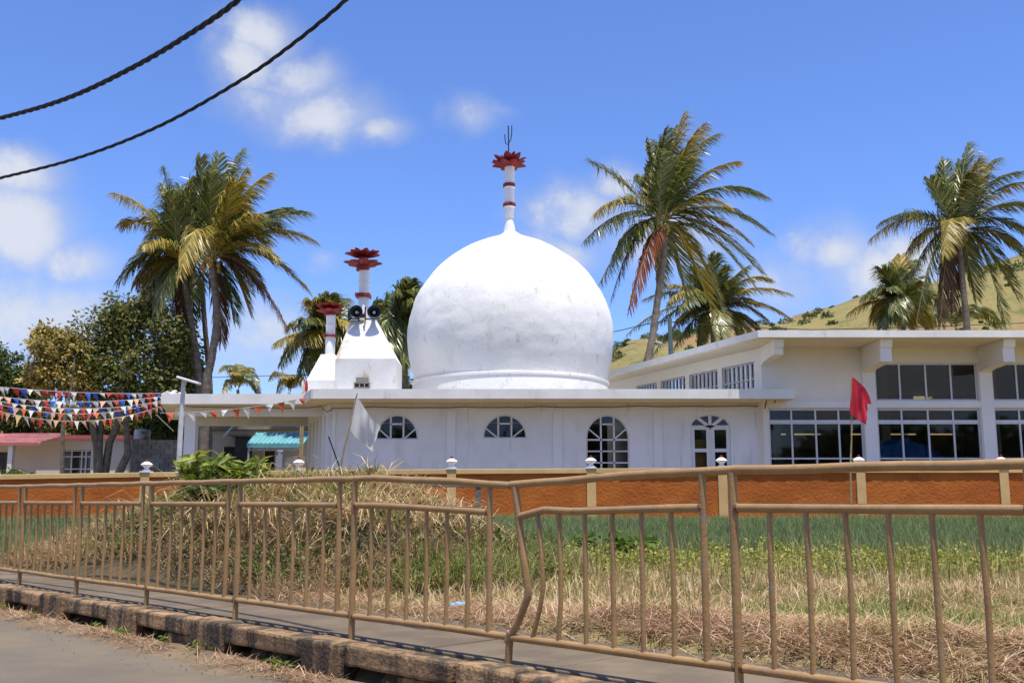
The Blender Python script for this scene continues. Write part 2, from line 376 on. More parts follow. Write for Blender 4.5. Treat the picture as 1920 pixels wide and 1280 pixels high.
def blade_arrays(P, D1, D2, L, W, S):
    """P base, D1/D2 unit directions of the two halves, L length, W width, S side vectors"""
    n = len(P); L = L[:, None]; s = S * (W[:, None] / 2)
    p1 = P + D1 * L * .55; p2 = p1 + D2 * L * .45
    V = np.stack([P - s * .8, P + s * .8, p1 - s, p1 + s, p2], 1).reshape(-1, 3)
    b = (np.arange(n) * 5)[:, None]
    loops = (b + np.array([0, 1, 3, 2, 2, 3, 4])).ravel(); sizes = np.tile([4, 3], n)
    return V, loops, sizes
def grass(name, P, L, W, lean, curl, m, v=None, az=None, parent=None):
    n = len(P)
    az = nr.uniform(0, 2 * np.pi, n) if az is None else az
    d = np.stack([np.cos(az), np.sin(az)], 1)
    def dirs(a): return np.concatenate([d * np.sin(a)[:, None], np.cos(a)[:, None]], 1)
    S0 = np.stack([-np.sin(az), np.cos(az), np.zeros(n)], 1)
    tw = nr.uniform(-.9, .9, n)[:, None]
    S = S0 + tw * np.concatenate([d, np.zeros((n, 1))], 1); S /= np.linalg.norm(S, axis=1)[:, None]
    V, lo, si = blade_arrays(P, dirs(lean), dirs(lean + curl), L, W, S)
    v = nr.random(n) if v is None else v
    return np_mesh(name, V, lo, si, m, np.repeat(v, 5), parent)
def unit(a): return a / (np.linalg.norm(a, axis=-1, keepdims=True) + 1e-9)
def leaf_arrays(P, T, Nn, L, W):
    """rhombic leaf folded along its midrib: base, right, tip, left"""
    S = unit(np.cross(T, Nn)); L = L[:, None]; W = W[:, None]; n = len(P)
    mid = P + T * L * .45 + Nn * W * .16
    V = np.stack([P, mid + S * W / 2, P + T * L - Nn * L * .10, mid - S * W / 2, P + T * L * .5], 1).reshape(-1, 3)
    b = (np.arange(n) * 5)[:, None]
    loops = (b + np.array([0, 1, 4, 1, 2, 4, 0, 4, 3, 4, 2, 3])).ravel()
    return V, loops, np.tile([3, 3, 3, 3], n)
def leaves(name, P, L, W, m, T=None, v=None, parent=None, up=.5):
    n = len(P)
    T = unit(nr.normal(size=(n, 3)) * [1, 1, .7]) if T is None else T
    Nn = nr.normal(size=(n, 3)); Nn[:, 2] = np.abs(Nn[:, 2]) + up; Nn = unit(Nn - T * (Nn * T).sum(1, keepdims=True))
    V, lo, si = leaf_arrays(P, T, Nn, L, W)
    v = nr.random(n) if v is None else v
    return np_mesh(name, V, lo, si, m, np.repeat(v, 5), parent)

def wall_holes(mb, O, U, Vv, Nn, outer, holes, th):
    """wall sheet with openings: O origin, U,Vv in-plane axes, Nn outward; outer/holes in (u,v); reveals th deep"""
    O, U, Vv, Nn = Vector(O), Vector(U), Vector(Vv), Vector(Nn)
    P = lambda u, v, d=0: tuple(O + U * u + Vv * v - Nn * d)
    u0, u1 = min(p[0] for p in outer), max(p[0] for p in outer); v0, v1 = min(p[1] for p in outer), max(p[1] for p in outer)
    cuts = sorted({u0, u1} | {round(p[0], 6) for h in holes for p in h}); up = U.cross(Vv).dot(Nn) > 0
    def span(h, u):
        ys_ = []
        for i in range(len(h)):
            (a, c), (b, d) = h[i], h[(i + 1) % len(h)]
            if abs(a - b) < 1e-5:
                if abs(u - a) < 1e-4: ys_ += [c, d]
            elif min(a, b) - 1e-5 <= u <= max(a, b) + 1e-5: ys_.append(c + (d - c) * (u - a) / (b - a))
        return min(ys_), max(ys_)
    for a, b in zip(cuts[:-1], cuts[1:]):
        if b - a < 1e-5: continue
        m_ = (a + b) / 2; cov = sorted([h for h in holes if min(p[0] for p in h) < m_ < max(p[0] for p in h)], key=lambda h: span(h, m_)[0])
        e = (b - a) * 1e-3
        lo = [(v0, v0)] + [(span(h, a + e)[1], span(h, b - e)[1]) for h in cov]
        hi = [(span(h, a + e)[0], span(h, b - e)[0]) for h in cov] + [(v1, v1)]
        for (la, lb), (ha, hb) in zip(lo, hi):
            q = [(a, la), (b, lb), (b, hb), (a, ha)]
            f_ = (0, 1, 2, 3) if up else (3, 2, 1, 0)
            mb.add([P(*p) for p in q], [f_]); mb.add([P(*p, th) for p in q], [f_[::-1]])
    for q in [rect(u0, u1, v0, v1)] + list(holes):
        for i in range(len(q)):
            j = (i + 1) % len(q); mb.add([P(*q[i]), P(*q[j]), P(*q[j], th), P(*q[i], th)], [(0, 1, 2, 3)])
    return mb
def rect(u0, u1, v0, v1): return [(u0, v0), (u1, v0), (u1, v1), (u0, v1)]
def clip(poly, a, b, c):
    """keep a*u+b*v<=c"""
    out = []; n = len(poly)
    for i in range(n):
        p, q = poly[i], poly[(i + 1) % n]; dp = a * p[0] + b * p[1] - c; dq = a * q[0] + b * q[1] - c
        if dp <= 0: out.append(p)
        if dp * dq < 0:
            t_ = dp / (dp - dq); out.append((p[0] + t_ * (q[0] - p[0]), p[1] + t_ * (q[1] - p[1])))
    return out
def pane(name, poly, O, U, Vv, Nn, parent, m='glass', th=.006):
    O, U, Vv, Nn = Vector(O), Vector(U), Vector(Vv), Vector(Nn); n = len(poly)
    # one thin sheet (both faces share it: no double reflection)
    return MB().add([O + U * u + Vv * v for u, v in poly], [tuple(range(n))]).build(name, m, parent)

# ================================================================== GROUND, ROAD, FOOTPATH
UX, UY = .70945, -.70476                    # along the railing, towards the right and the camera
NX, NY = .70476, .70945                     # across it, towards the field
N0 = 4.548
def rp(s, n, z=0.): return Vector((UX * s + NX * (n + N0), UY * s + NY * (n + N0), z))
def sn(x, y): return UX * x + UY * y, NX * x + NY * y - N0
def sstep(a, b, x): t_ = np.clip((x - a) / (b - a), 0, 1); return t_ * t_ * (3 - 2 * t_)
def vnoise(x, y, sc_, seed=0):
    x = np.asarray(x, float) / sc_; y = np.asarray(y, float) / sc_
    return (np.sin(x * 1.3 + seed) * np.cos(y * 1.7 - seed * 1.3) + .5 * np.sin(x * 2.9 + y * 2.3 + seed * 2) + .3 * np.sin(x * 5.3 - y * 4.7 + seed * 3.1)) / 1.8
MS, MN = -12.0, 3.3                        # mound centre in (s, n)
def mound_h(x, y):
    s, n = sn(x, y)
    ds = (s - MS) / np.where(s > MS, 3.3, 5.6); dn = (n - MN) / np.where(n < MN, 2.1, 2.9)
    r = np.sqrt(ds ** 2 + dn ** 2) * (1 + .10 * vnoise(x, y, 1.3, 9)); h = .98 * np.exp(-(r / .88) ** 3.6)
    return np.where(h > .03, h * (1 + .20 * vnoise(x, y, .8, 2) + .10 * vnoise(x, y, .33, 6)) + .05 * vnoise(x, y, .2, 5) * (h > .15), 0)
def ground_z(x, y):
    x = np.asarray(x, float); y = np.asarray(y, float)
    s, n = sn(x, y)
    z = .3 * sstep(6, 26, y) * sstep(1.4, 6, n)
    z = z + .035 * vnoise(x, y, 1.1) * sstep(1.7, 3, n) * (1 - sstep(22, 27, y))
    z = np.where(n < 1.25, -.05, z)
    z = np.where(n < -.1, -.45, z)
    hp = .15 * np.exp(-(((s + 3.1) / 1.0) ** 2 + ((n - 1.9) / .5) ** 2)) + .16 * np.exp(-(((s + 4.9) / .8) ** 2 + ((n - 1.8) / .5) ** 2)) + .12 * np.exp(-(((s + 1.8) / .7) ** 2 + ((n - 1.9) / .5) ** 2))
    return z + np.where(n > 1.25, hp, 0)

def sheet(name, xs, ys, zf, m):
    X, Y = np.meshgrid(xs, ys); Z = zf(X, Y)
    V = np.stack([X.ravel(), Y.ravel(), Z.ravel()], 1); nx, ny = len(xs), len(ys)
    i = (np.arange(ny - 1)[:, None] * nx + np.arange(nx - 1)[None]).ravel()
    loops = np.stack([i, i + 1, i + nx + 1, i + nx], 1).ravel()
    return np_mesh(name, V, loops, np.full(len(i), 4), m, smooth=True)
xs = np.concatenate([[-2500, -600, -150, -60], np.arange(-26, 26.01, .2), [60, 150, 600, 2500]])
ys = np.concatenate([[-800, -100, -20], np.arange(-4, 30.01, .2), [34, 40, 50, 70, 120, 400, 3000]])
tag(sheet('ground', xs, ys, ground_z, 'field_soil'), kind='structure')

# road
rd = MB(); rs = [-60, -30] + [x * .5 for x in range(-40, 13)] + [12, 40]
for i, s in enumerate(rs):
    for j, n in enumerate((-9, -4, -2.2, -1.2, -.55, -.24)):
        rd.v.append(tuple(rp(s, n, -.262 + (.012 if 0 < j < 3 else 0) - (.012 if j == 5 else 0))))
for i in range(len(rs) - 1):
    for j in range(5): rd.f.append((i * 6 + j, i * 6 + 6 + j, i * 6 + 7 + j, i * 6 + 1 + j))
tag(rd.build('road', 'asphalt', smooth=True), kind='structure')
dv = MB(); k = 0                              # drift of earth along the gutter
dss = np.arange(-24, 4, .14)
for s in dss:
    w = .20 + .13 * float(vnoise(s, 0, .8, 1)) + .06 * float(vnoise(s, 3, .25, 4))
    for j, (n, z) in enumerate(((-.24 - w * 1.6, -.2635), (-.24 - w * .9, -.2545), (-.24 - w * .4, -.238), (-.235, -.222))): dv.v.append(tuple(rp(s, n, z + (.012 * rng.random() if 0 < j else 0))))
for i in range(len(dss) - 1):
    for j in range(3): dv.f.append((i * 4 + j, i * 4 + 4 + j, i * 4 + 5 + j, i * 4 + 1 + j))
tag(dv.build('gutter_dirt', 'dirt', smooth=True), kind='structure')

# kerb: beam over drain mouths, piers between
kerb = bpy.data.objects.new('kerb', None); col.objects.link(kerb); kerb.location = rp(-6, -.1, -.28); tag(kerb, kind='structure')
LP = 1.62; S0 = -6.153
def rbox(mb, s0, s1, n0, n1, z0, z1, jit=.0):
    j = lambda: rng.uniform(-jit, jit)
    p = [rp(s0, n0, z0), rp(s1, n0, z0), rp(s1, n1, z0), rp(s0, n1, z0), rp(s0, n0, z1), rp(s1, n0, z1), rp(s1, n1, z1), rp(s0, n1, z1)]
    return mb.hexa([(q.x + j(), q.y + j(), q.z + j()) for q in p])
ktex = bpy.data.textures.new('kerb_relief', 'CLOUDS'); ktex.noise_scale = .16; ktex.noise_depth = 4
def roughen(o):
    sb = o.modifiers.new('sub', 'SUBSURF'); sb.subdivision_type = 'SIMPLE'; sb.levels = sb.render_levels = 4
    dm = o.modifiers.new('rough', 'DISPLACE'); dm.texture = ktex; dm.strength = .016; dm.mid_level = .5; dm.texture_coords = 'GLOBAL'
    o.data.polygons.foreach_set('use_smooth', [True] * len(o.data.polygons)); return o
for k in range(-8, 5):
    s0 = S0 + k * LP
    w0, w1 = s0 - .27 + rng.uniform(-.05, .05), s0 + .24 + rng.uniform(-.06, .06)
    roughen(rbox(MB(), w0, w1, -.245, -.02, -.42, .012, .012).build('kerb_block', 'kerb_concrete', kerb, bevel=.02))
    e = w1 + LP - .51
    mid = rng.uniform(.4, .6)
    bx = MB(); m_ = w1 + .0 + (e - w1) * mid
    roughen(rbox(MB(), w1 + .004, e - .02, -.225 + rng.uniform(-.012, .012), -.03, -.135, .004, .008).build('kerb_beam', 'kerb_concrete', kerb, bevel=.02))
    rbox(MB(), w1 - .02, e + .02, .02, .06, -.42, -.06).build('drain_back', 'stone_dark', kerb)
    if k % 2 == 0: rbox(MB(), w1 + .55, e - .02, -.19, -.06, -.42, -.14, .01).build('kerb_infill', 'kerb_concrete', kerb, bevel=.012)

# footpath slabs
fp = bpy.data.objects.new('footpath', None); col.objects.link(fp); fp.location = rp(-6, .8, -.03); tag(fp, kind='structure')
s = -24.
while s < 3.5:
    w = rng.uniform(1.05, 1.25); dz = rng.uniform(-.006, .006)
    rbox(MB(), s + .008, s + w - .008, .045, 1.32 + rng.uniform(-.05, .05), -.07, .0 + dz, .004).build('slab', 'concrete', fp, bevel=.008)
    s += w
rbox(MB(), -24, 3.5, -.02, 1.5, -.12, -.028).build('bedding', 'dirt', fp)

WYB, GZP = 28.25, .296
# hill behind, and far ground it rises from
RIDGE = [(-900, 760), (200, 775), (700, 745), (1000, 722), (1100, 690), (1165, 648), (1260, 634), (1380, 622), (1440, 610), (1500, 590), (1560, 571), (1640, 551), (1720, 543), (1800, 520), (1870, 498), (1920, 486), (2060, 450), (2400, 400), (3200, 420), (4200, 600)]
def ridge_z(px): return zat(float(np.interp(px, [a for a, b in RIDGE], [b for a, b in RIDGE])), 260.)
hx = np.linspace(-240, 430, 170); hy = np.linspace(120, 420, 60)
def hill_z(X, Y):
    px = 960 + F * X / 260.
    rz = np.vectorize(ridge_z)(px)
    up = sstep(128, 262, Y); dn = 1 - sstep(270, 400, Y)
    return .3 + (rz - .3) * np.minimum(up, dn) + (1.5 * vnoise(X, Y, 22, 3) + .7 * vnoise(X, Y, 8, 1)) * up * dn
tag(sheet('hill', hx, hy, hill_z, 'hill'), kind='structure')
ii = 0; BP = []
while len(BP) < 150:
    x = rng.uniform(10, 180); y = rng.uniform(150, 262)
    px = 960 + F * x / y
    if px > 2000 or px < 1090: continue
    if rng.random() < .35: y = rng.uniform(225, 266)
    BP.append((x, y, float(hill_z(np.array([x]), np.array([y]))[0]), rng.uniform(.25, 1.0) ** 1.6 * 2.0 * (1.5 if px < 1300 else 1)))
PP = []; 
for (x, y, z, r) in BP:
    n = int(60 * r + 30); u = unit(nr.normal(size=(n, 3))); u[:, 2] = np.abs(u[:, 2])
    PP.append(np.array([x, y, z]) + u * r * nr.uniform(.5, 1, (n, 1)) * [1.2, 1.2, .9])
PP = np.concatenate(PP)
tag(leaves('hill_bushes', PP, nr.uniform(.4, .8, len(PP)), nr.uniform(.25, .5, len(PP)), 'leaf_dark'), 'scattered dark bushes dotting the dry grassy hillside', 'bushes', kind='stuff')

tag(MB().box(-30, 26, WYB, 62, .2, GZP).build('yard_paving', 'yard_concrete'), kind='structure')
# ================================================================== BOUNDARY WALL
WY = 28.0; WB = .22
wall = thing('boundary_wall', (0, WY, WB), 'long rough orange boundary wall with beige pillars, coping and white urns', 'wall')
wp = [(-300, 893), (-12, 889.5), (275, 885), (560, 881), (847, 879), (1108, 877.5), (1353, 877), (1611, 876.5), (1878, 876.5), (2140, 877)]
urn = [(.11, 0), (.11, .035), (.075, .05), (.055, .085), (.075, .115), (.155, .165), (.16, .185), (.13, .215), (.07, .255), (.035, .268)]
for i, (px, ty) in enumerate(wp):
    x = xat(px, WY); zt = zat(ty, WY - .16); hw = .125
    MB().box(x - hw, x + hw, WY - .05, WY + .26, WB - .2, zt - .002).build('pillar', 'beige', wall, bevel=.01)
    m = MB(); m.box(x - .14, x + .14, WY - .08, WY + .2, zt + .0, zt + .035); cz = zt + .03
    u = m.lathe(urn, (x, WY + .06, cz), 16).build('finial', 'white_clean', wall, True)
    MB().lathe([(.035, 0), (.045, .02), (.04, .045), (.012, .065)], (x, WY + .06, cz + .266), 10).build('tip', 'red_paint', u, True)
    if i + 1 < len(wp):
        px2, ty2 = wp[i + 1]; x2 = xat(px2, WY); z2 = zat(ty2, WY - .16)
        a, b = x + hw, x2 - hw
        # coping drawn as a sloping bar between the pillars
        th = .135
        MB().hexa([(a, WY - .062, zt - th), (b, WY - .062, z2 - th), (b, WY + .30, z2 - th), (a, WY + .30, zt - th), (a, WY - .062, zt), (b, WY - .062, z2), (b, WY + .30, z2), (a, WY + .30, zt)]).build('coping', 'beige', wall, bevel=.012)
        nxx, nzz = 34, 14; vs = []; fs = []
        for jz in range(nzz + 1):
            for jx in range(nxx + 1):
                u_ = jx / nxx; w_ = jz / nzz; zt_ = (zt + (z2 - zt) * u_) - th
                vs.append((a + (b - a) * u_, WY - rng.uniform(0, .014), (WB - .2) + (zt_ - WB + .2) * w_))
        for jz in range(nzz):
            for jx in range(nxx):
                q = jz * (nxx + 1) + jx; fs.append((q, q + 1, q + nxx + 2, q + nxx + 1))
        bk = len(vs); vs += [(a, WY + .2, WB - .2), (b, WY + .2, WB - .2), (b, WY + .2, z2 - th), (a, WY + .2, zt - th)]; fs.append((bk + 3, bk + 2, bk + 1, bk))
        MB().add(vs, fs).build('panel', 'orange_wall', wall, True)

# ================================================================== MOSQUE
FY, SY = 32.3, 31.0                         # facade plane, slab front edge
GZ = .3
mos = thing('mosque', (0, 35, GZ), 'white mosque with a big weathered onion dome, arched windows and flat roof', 'mosque')
zs1, zs0 = zat(729, SY), zat(747, SY)       # slab top and underside
xL, xR = xat(623, FY, 800), xat(1437, FY, 800)
# hall plan (needed for the joint)
HY, HF = 32.0, 30.0                         # hall front wall, hall roof front edge
hc = Vector((xat(1428, HY, 700), HY, 0)); he = Vector((xat(1230, 38.2, 720), 38.2, 0)); hdir = (he - hc).normalized()
hend = hc + hdir * 10.5
slab = [(xat(583, SY, 735), SY), (xat(1420, SY, 735), SY), (xat(1490, SY, 735), SY + .03), (xat(1490, SY, 735), HY - .02), (hc.x - .02, HY - .02), (hend.x - .05, hend.y), (hend.x - .5, 42.), (-6.9, 42.), (xat(568, 33, 745), 33.)]
sl = MB().prism(slab, zs0, zs1).build('roof_slab', 'fascia', mos)
inset = lambda pl, d: [(x + (d if x < sum(p[0] for p in pl) / len(pl) else -d), y + (d if y < sum(p[1] for p in pl) / len(pl) else -d)) for x, y in pl]
MB().prism([(slab[0][0] + .1, SY + .14), (slab[2][0] - .1, SY + .16), (slab[3][0] - .1, HY - .1), (hc.x - .15, HY - .1), (hend.x - .2, hend.y), (hend.x - .6, 41.9), (-6.8, 41.9), (slab[8][0] + .1, 33.1)], zs1 + .001, zs1 + .006).build('roof_bounce_sheet', 'roof_grey', mos)  # unseen grey sheet added to cut light bouncing off the roof onto the dome
# soffit board just below, cream
MB().prism([(slab[0][0] + .12, SY + .12), (slab[2][0] - .12, SY + .15), (slab[2][0] - .12, HY - .05), (slab[2][0] - .5, FY + .2), (xL + .1, FY + .2), (-7.0, 34.9), (-6.9, 33.3)], zs0 - .012, zs0 - .003).build('soffit', 'soffit', mos)
ztop = zs0 - .014
# facade with openings
U, V, NN = (1, 0, 0), (0, 0, 1), (0, -1, 0)
def arch(px0, px1, pytop, pyspring, pybot, seg=20):
    x0, x1 = xat(px0, FY, 820), xat(px1, FY, 820); zt = zat(pytop, FY); zsp = zat(pyspring, FY); zb = zat(pybot, FY) if pybot < 900 else GZ + (.05 if pybot > 940 else .75)
    cx = (x0 + x1) / 2; rx = (x1 - x0) / 2; rz = zt - zsp
    pl = [(cx + rx * math.cos(math.pi * k / seg), zsp + rz * math.sin(math.pi * k / seg)) for k in range(seg + 1)]
    if zb < zsp - .02: pl = [(x0, zb), (x1, zb)] + pl
    return pl, cx, rx, zsp, zt, zb
W1 = arch(704, 784, 776.5, 824, 824); W2 = arch(905, 988, 776.5, 822, 822)
W3 = arch(1098.5, 1180, 777, 824, 920); W4 = arch(1295, 1370, 777, 801, 950)
fa = MB(); wall_holes(fa, (0, FY, 0), U, V, NN, rect(xL, xR, GZ - .1, ztop), [w[0] for w in (W1, W2, W3, W4)], .16)
fa.build('wall', 'white', mos)
zfr = zat(769.5, FY)
fy0 = FY - .045
pil = [(614 + 9, 629), (838, 854), (1037, 1054), (1225, 1241), (1421, 1437)]
for a, b in pil:
    MB().box(xat(a, FY, 800), xat(b, FY, 800) - (.003 if b == 1437 else 0), fy0, FY + .01, GZ - .1, zfr).build('pilaster', 'white_clean', mos, bevel=.006)
MB().box(xL, xR - .003, fy0, FY + .01, zfr + .001, ztop - .002).build('frieze', 'white', mos, bevel=.006)
MB().box(xL - .02, xR, fy0 - .03, FY - .003, GZ - .1, GZ + .22).build('plinth', 'white', mos)
# window joinery
def window(W, kind, label=None):
    poly, cx, rx, zsp, zt, zb = W
    fyw = FY + .06; w = mbw = MB(); t_ = .055
    O = (0, fyw + .012, 0)
    n = len(poly)
    # outline frame: strips along the outline
    inn = []
    mz = (zsp + zt) / 2
    for (u, v) in poly: inn.append((cx + (u - cx) * (1 - .05 / rx), mz + (v - mz) * (1 - .05 / max(.3, zt - mz)) if v >= zsp - .001 else v + .05))
    for i in range(n):
        j = (i + 1) % n; a, b, c, d = poly[i], poly[j], inn[j], inn[i]
        mbw.hexa([(a[0], fyw + .05, a[1]), (b[0], fyw + .05, b[1]), (c[0], fyw + .05, c[1]), (d[0], fyw + .05, d[1]), (a[0], fyw - .01, a[1]), (b[0], fyw - .01, b[1]), (c[0], fyw - .01, c[1]), (d[0], fyw - .01, d[1])])
    def bar(p, q, ww=t_): mbw.bar((p[0], fyw + .016, p[1]), (q[0], fyw + .016, q[1]), ww, .05, up=(0, -1, 0))
    cells = []
    if kind in ('fan', 'tall'):
        v1 = cx - rx * .30; v2 = cx + rx * .30
        zl = zsp
        hh = lambda u: zsp + (zt - zsp) * math.sqrt(max(0, 1 - ((u - cx) / rx) ** 2))
        bar((v1, zb), (v1, hh(v1))); bar((v2, zb), (v2, hh(v2)))
        zc = zsp + (zt - zsp) * .62; bar((v1, zc), (v2, zc), .05)
        e1 = (cx - rx * .9, zsp + (zt - zsp) * .46); e2 = (cx + rx * .9, e1[1])
        bar((v1 - .02, zsp + .03), e1, .045); bar((v2 + .02, zsp + .03), e2, .045)
        fan = clip(poly, 0, -1, -zl)
        Lc = clip(fan, 1, 0, v1); Rc = clip(fan, -1, 0, -v2); C = clip(clip(fan, -1, 0, -v1), 1, 0, v2)
        a = (e1[1] - zsp); b = (v1 - e1[0]); c = a * v1 + b * zsp
        cells += [clip(Lc, a, b, c), clip(Lc, -a, -b, -c)]
        a2 = -(e2[1] - zsp); b2 = (e2[0] - v2); c2 = a2 * v2 + b2 * zsp
        cells += [clip(Rc, a2, b2, c2), clip(Rc, -a2, -b2, -c2)]
        cells += [clip(C, 0, 1, zc), clip(C, 0, -1, -zc)]
        if kind == 'tall':
            bar((cx - rx, zsp), (cx + rx, zsp))
            nrow = 5; hs_ = [zsp - (zsp - zb) * k / nrow for k in range(nrow + 1)]
            low = clip(poly, 0, 1, zsp)
            for k in range(nrow):
                if k: bar((cx - rx, hs_[k]), (cx + rx, hs_[k]), .04)
                for (ua, ub) in ((cx - rx, v1), (v1, v2), (v2, cx + rx)):
                    cells.append(rect(ua + .02, ub - .02, hs_[k + 1] + .02, hs_[k] - .02))
    else:
        bar((cx - rx, zsp), (cx + rx, zsp), .14)
        bar((cx, zb), (cx, zt), .10)
        fan = clip(poly, 0, -1, -zsp)
        for sg in (-1, 1):
            e = (cx + sg * rx * .62, zsp + (zt - zsp) * .76); bar((cx, zsp), e, .10)
            half = clip(fan, sg * -1, 0, -sg * cx)
            a = sg * (-(e[1] - zsp)); b = sg * (e[0] - cx); c = a * cx + b * zsp
            cells += [clip(half, a, b, c), clip(half, -a, -b, -c)]
        for ua, ub in ((cx - rx, cx), (cx, cx + rx)):
            mbw.box(ua + .02, ua + .13, fyw - .02, fyw + .03, zb, zsp); mbw.box(ub - .13, ub - .02, fyw - .02, fyw + .03, zb, zsp)
            hs_ = [zsp - .07 - (zsp - .07 - zb) * k / 4 for k in range(5)]
            for k in range(4):
                mbw.box(ua + .13, ub - .13, fyw - .018, fyw + .03, hs_[k + 1], hs_[k + 1] + .11)
                if k < 3: cells.append(rect(ua + .12, ub - .12, hs_[k + 1] + .1, hs_[k]))
                else: mbw.box(ua + .13, ub - .13, fyw, fyw + .02, hs_[k + 1] + .1, hs_[k])
            mbw.box(ua + .13, ub - .13, fyw - .018, fyw + .03, hs_[0], zsp)
    o = mbw.build('window' if kind != 'door' else 'door', 'win_frame', mos)
    if label: o['label'] = label
    for c in cells:
        if len(c) > 2: pane('pane', c, O, U, V, NN, o)
    return o
window(W1, 'fan'); window(W2, 'fan'); window(W3, 'tall', 'tall arched window with small square panes'); d4 = window(W4, 'door', 'glazed double door under a fan light')
MB().tube([(W4[1] + .10, FY + .01, 1.25), (W4[1] + .10, FY + .01, 1.5)], .015, 6).build('handle', 'alu', d4)
# dark room inside
xB0, xB1 = xL + .02, hend.x - .2
rm = MB(); rm.box(xL, xL + .15, FY + .17, 41, GZ, ztop - .01); rm.box(xL + .15, hend.x - .2, 40.85, 41, GZ, ztop - .01); rm.build('inner_wall', 'room_wall', mos)
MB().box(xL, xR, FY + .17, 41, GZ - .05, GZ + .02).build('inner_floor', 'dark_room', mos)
MB().box(xR - .16, xR - .01, FY + .17, 41, GZ, ztop - .015).build('inner_wall', 'room_wall', mos)
# chamfered left end with fins, seen under the porch
c0 = Vector((xL, FY, 0)); c1 = Vector((xat(583, 37, 800), 37.0, 0)); cd = (c1 - c0).normalized(); cn = Vector((-cd.y, cd.x, 0))
def along(a, b, w, z0, z1, mb=None):
    mb = mb or MB(); p, q = c0 + cd * a, c0 + cd * b
    return mb.hexa([(*(p - cn * 0)[:2], z0), (*(q)[:2], z0), (*(q + cn * w)[:2], z0), (*(p + cn * w)[:2], z0), (*(p)[:2], z1), (*(q)[:2], z1), (*(q + cn * w)[:2], z1), (*(p + cn * w)[:2], z1)])
cl = (c1 - c0).length
along(0, cl, -.12, GZ - .1, ztop - .004).build('side_wall', 'white', mos)
for k in range(6):
    a = .15 + k * (cl - .3) / 5.5
    along(a, a + .22, .14, GZ - .1, ztop - .3).build('pilaster', 'white_clean', mos)
along(0.01, cl, .10, zfr - .12, ztop - .006).build('frieze', 'white_clean', mos)
# cable stapled along under the eaves
def wavy(pts, amp=.012, n=8):
    out = []
    for (a, b) in zip(pts[:-1], pts[1:]):
        for k in range(n):
            p = a.lerp(b, k / n); p.z -= amp * math.sin(math.pi * k / n) + rng.uniform(0, amp * .3); out.append(p)
    return out + [pts[-1]]
cy = FY - .075
cab = [at(x, y, cy) for x, y in ((612, 772), (624, 765), (700, 762), (800, 763.5), (870, 762), (950, 763), (1010, 761.5), (1100, 762.5), (1200, 760.5), (1290, 761), (1400, 760), (1432, 760.5), (1438, 760))]
MB().tube(wavy(cab, .018), .016, 6).build('wall_cable', 'grey_cable', mos, True)

# dome
DY = 36.2; dc = at(957, 722, DY); DX = dc.x
prof_px = [(184, 727), (183, 723), (185.5, 722), (185.5, 718.5), (181.5, 717), (182, 713), (187, 692), (190.5, 676), (193.5, 657), (194.8, 638), (194.5, 622), (192.5, 606), (189, 590), (183, 571), (175, 554), (164.5, 538), (151, 519), (138.5, 506), (125, 494.5), (110.5, 484), (95, 474), (78, 464.5), (60, 456.5), (44, 451), (30, 446), (19, 441), (13, 436)]
z_of = lambda y: zat(y, DY)
pr = [(184 / F * DY, .002)] + [(r / F * DY, z_of(y) - zs1) for r, y in prof_px]
# refine profile (Catmull through points), keep rim crisp
def refine(pr, n=3, keep=7):
    out = pr[:keep]
    for i in range(keep, len(pr) - 1):
        p0, p1, p2, p3 = pr[i - 1], pr[i], pr[i + 1], pr[min(i + 2, len(pr) - 1)]
        for k in range(n):
            t_ = k / n
            out.append(tuple(.5 * (2 * p1[j] + (p2[j] - p0[j]) * t_ + (2 * p0[j] - 5 * p1[j] + 4 * p2[j] - p3[j]) * t_ ** 2 + (3 * p1[j] - p0[j] - 3 * p2[j] + p3[j]) * t_ ** 3) for j in (0, 1)))
    return out + [pr[-1]]
from mathutils import noise as mnoise
def wob(a, z):
    if z < 1.0: return 0
    p = Vector((math.cos(a) * 3.6, math.sin(a) * 3.6, z))
    return .030 * mnoise.noise(p * 1.1) + .016 * mnoise.noise(p * 3.1) + .008 * mnoise.noise(p * 7.)
dome = MB().lathe(refine(pr), (DX, DY, zs1), 120, wob).build('dome', 'dome', mos, True)
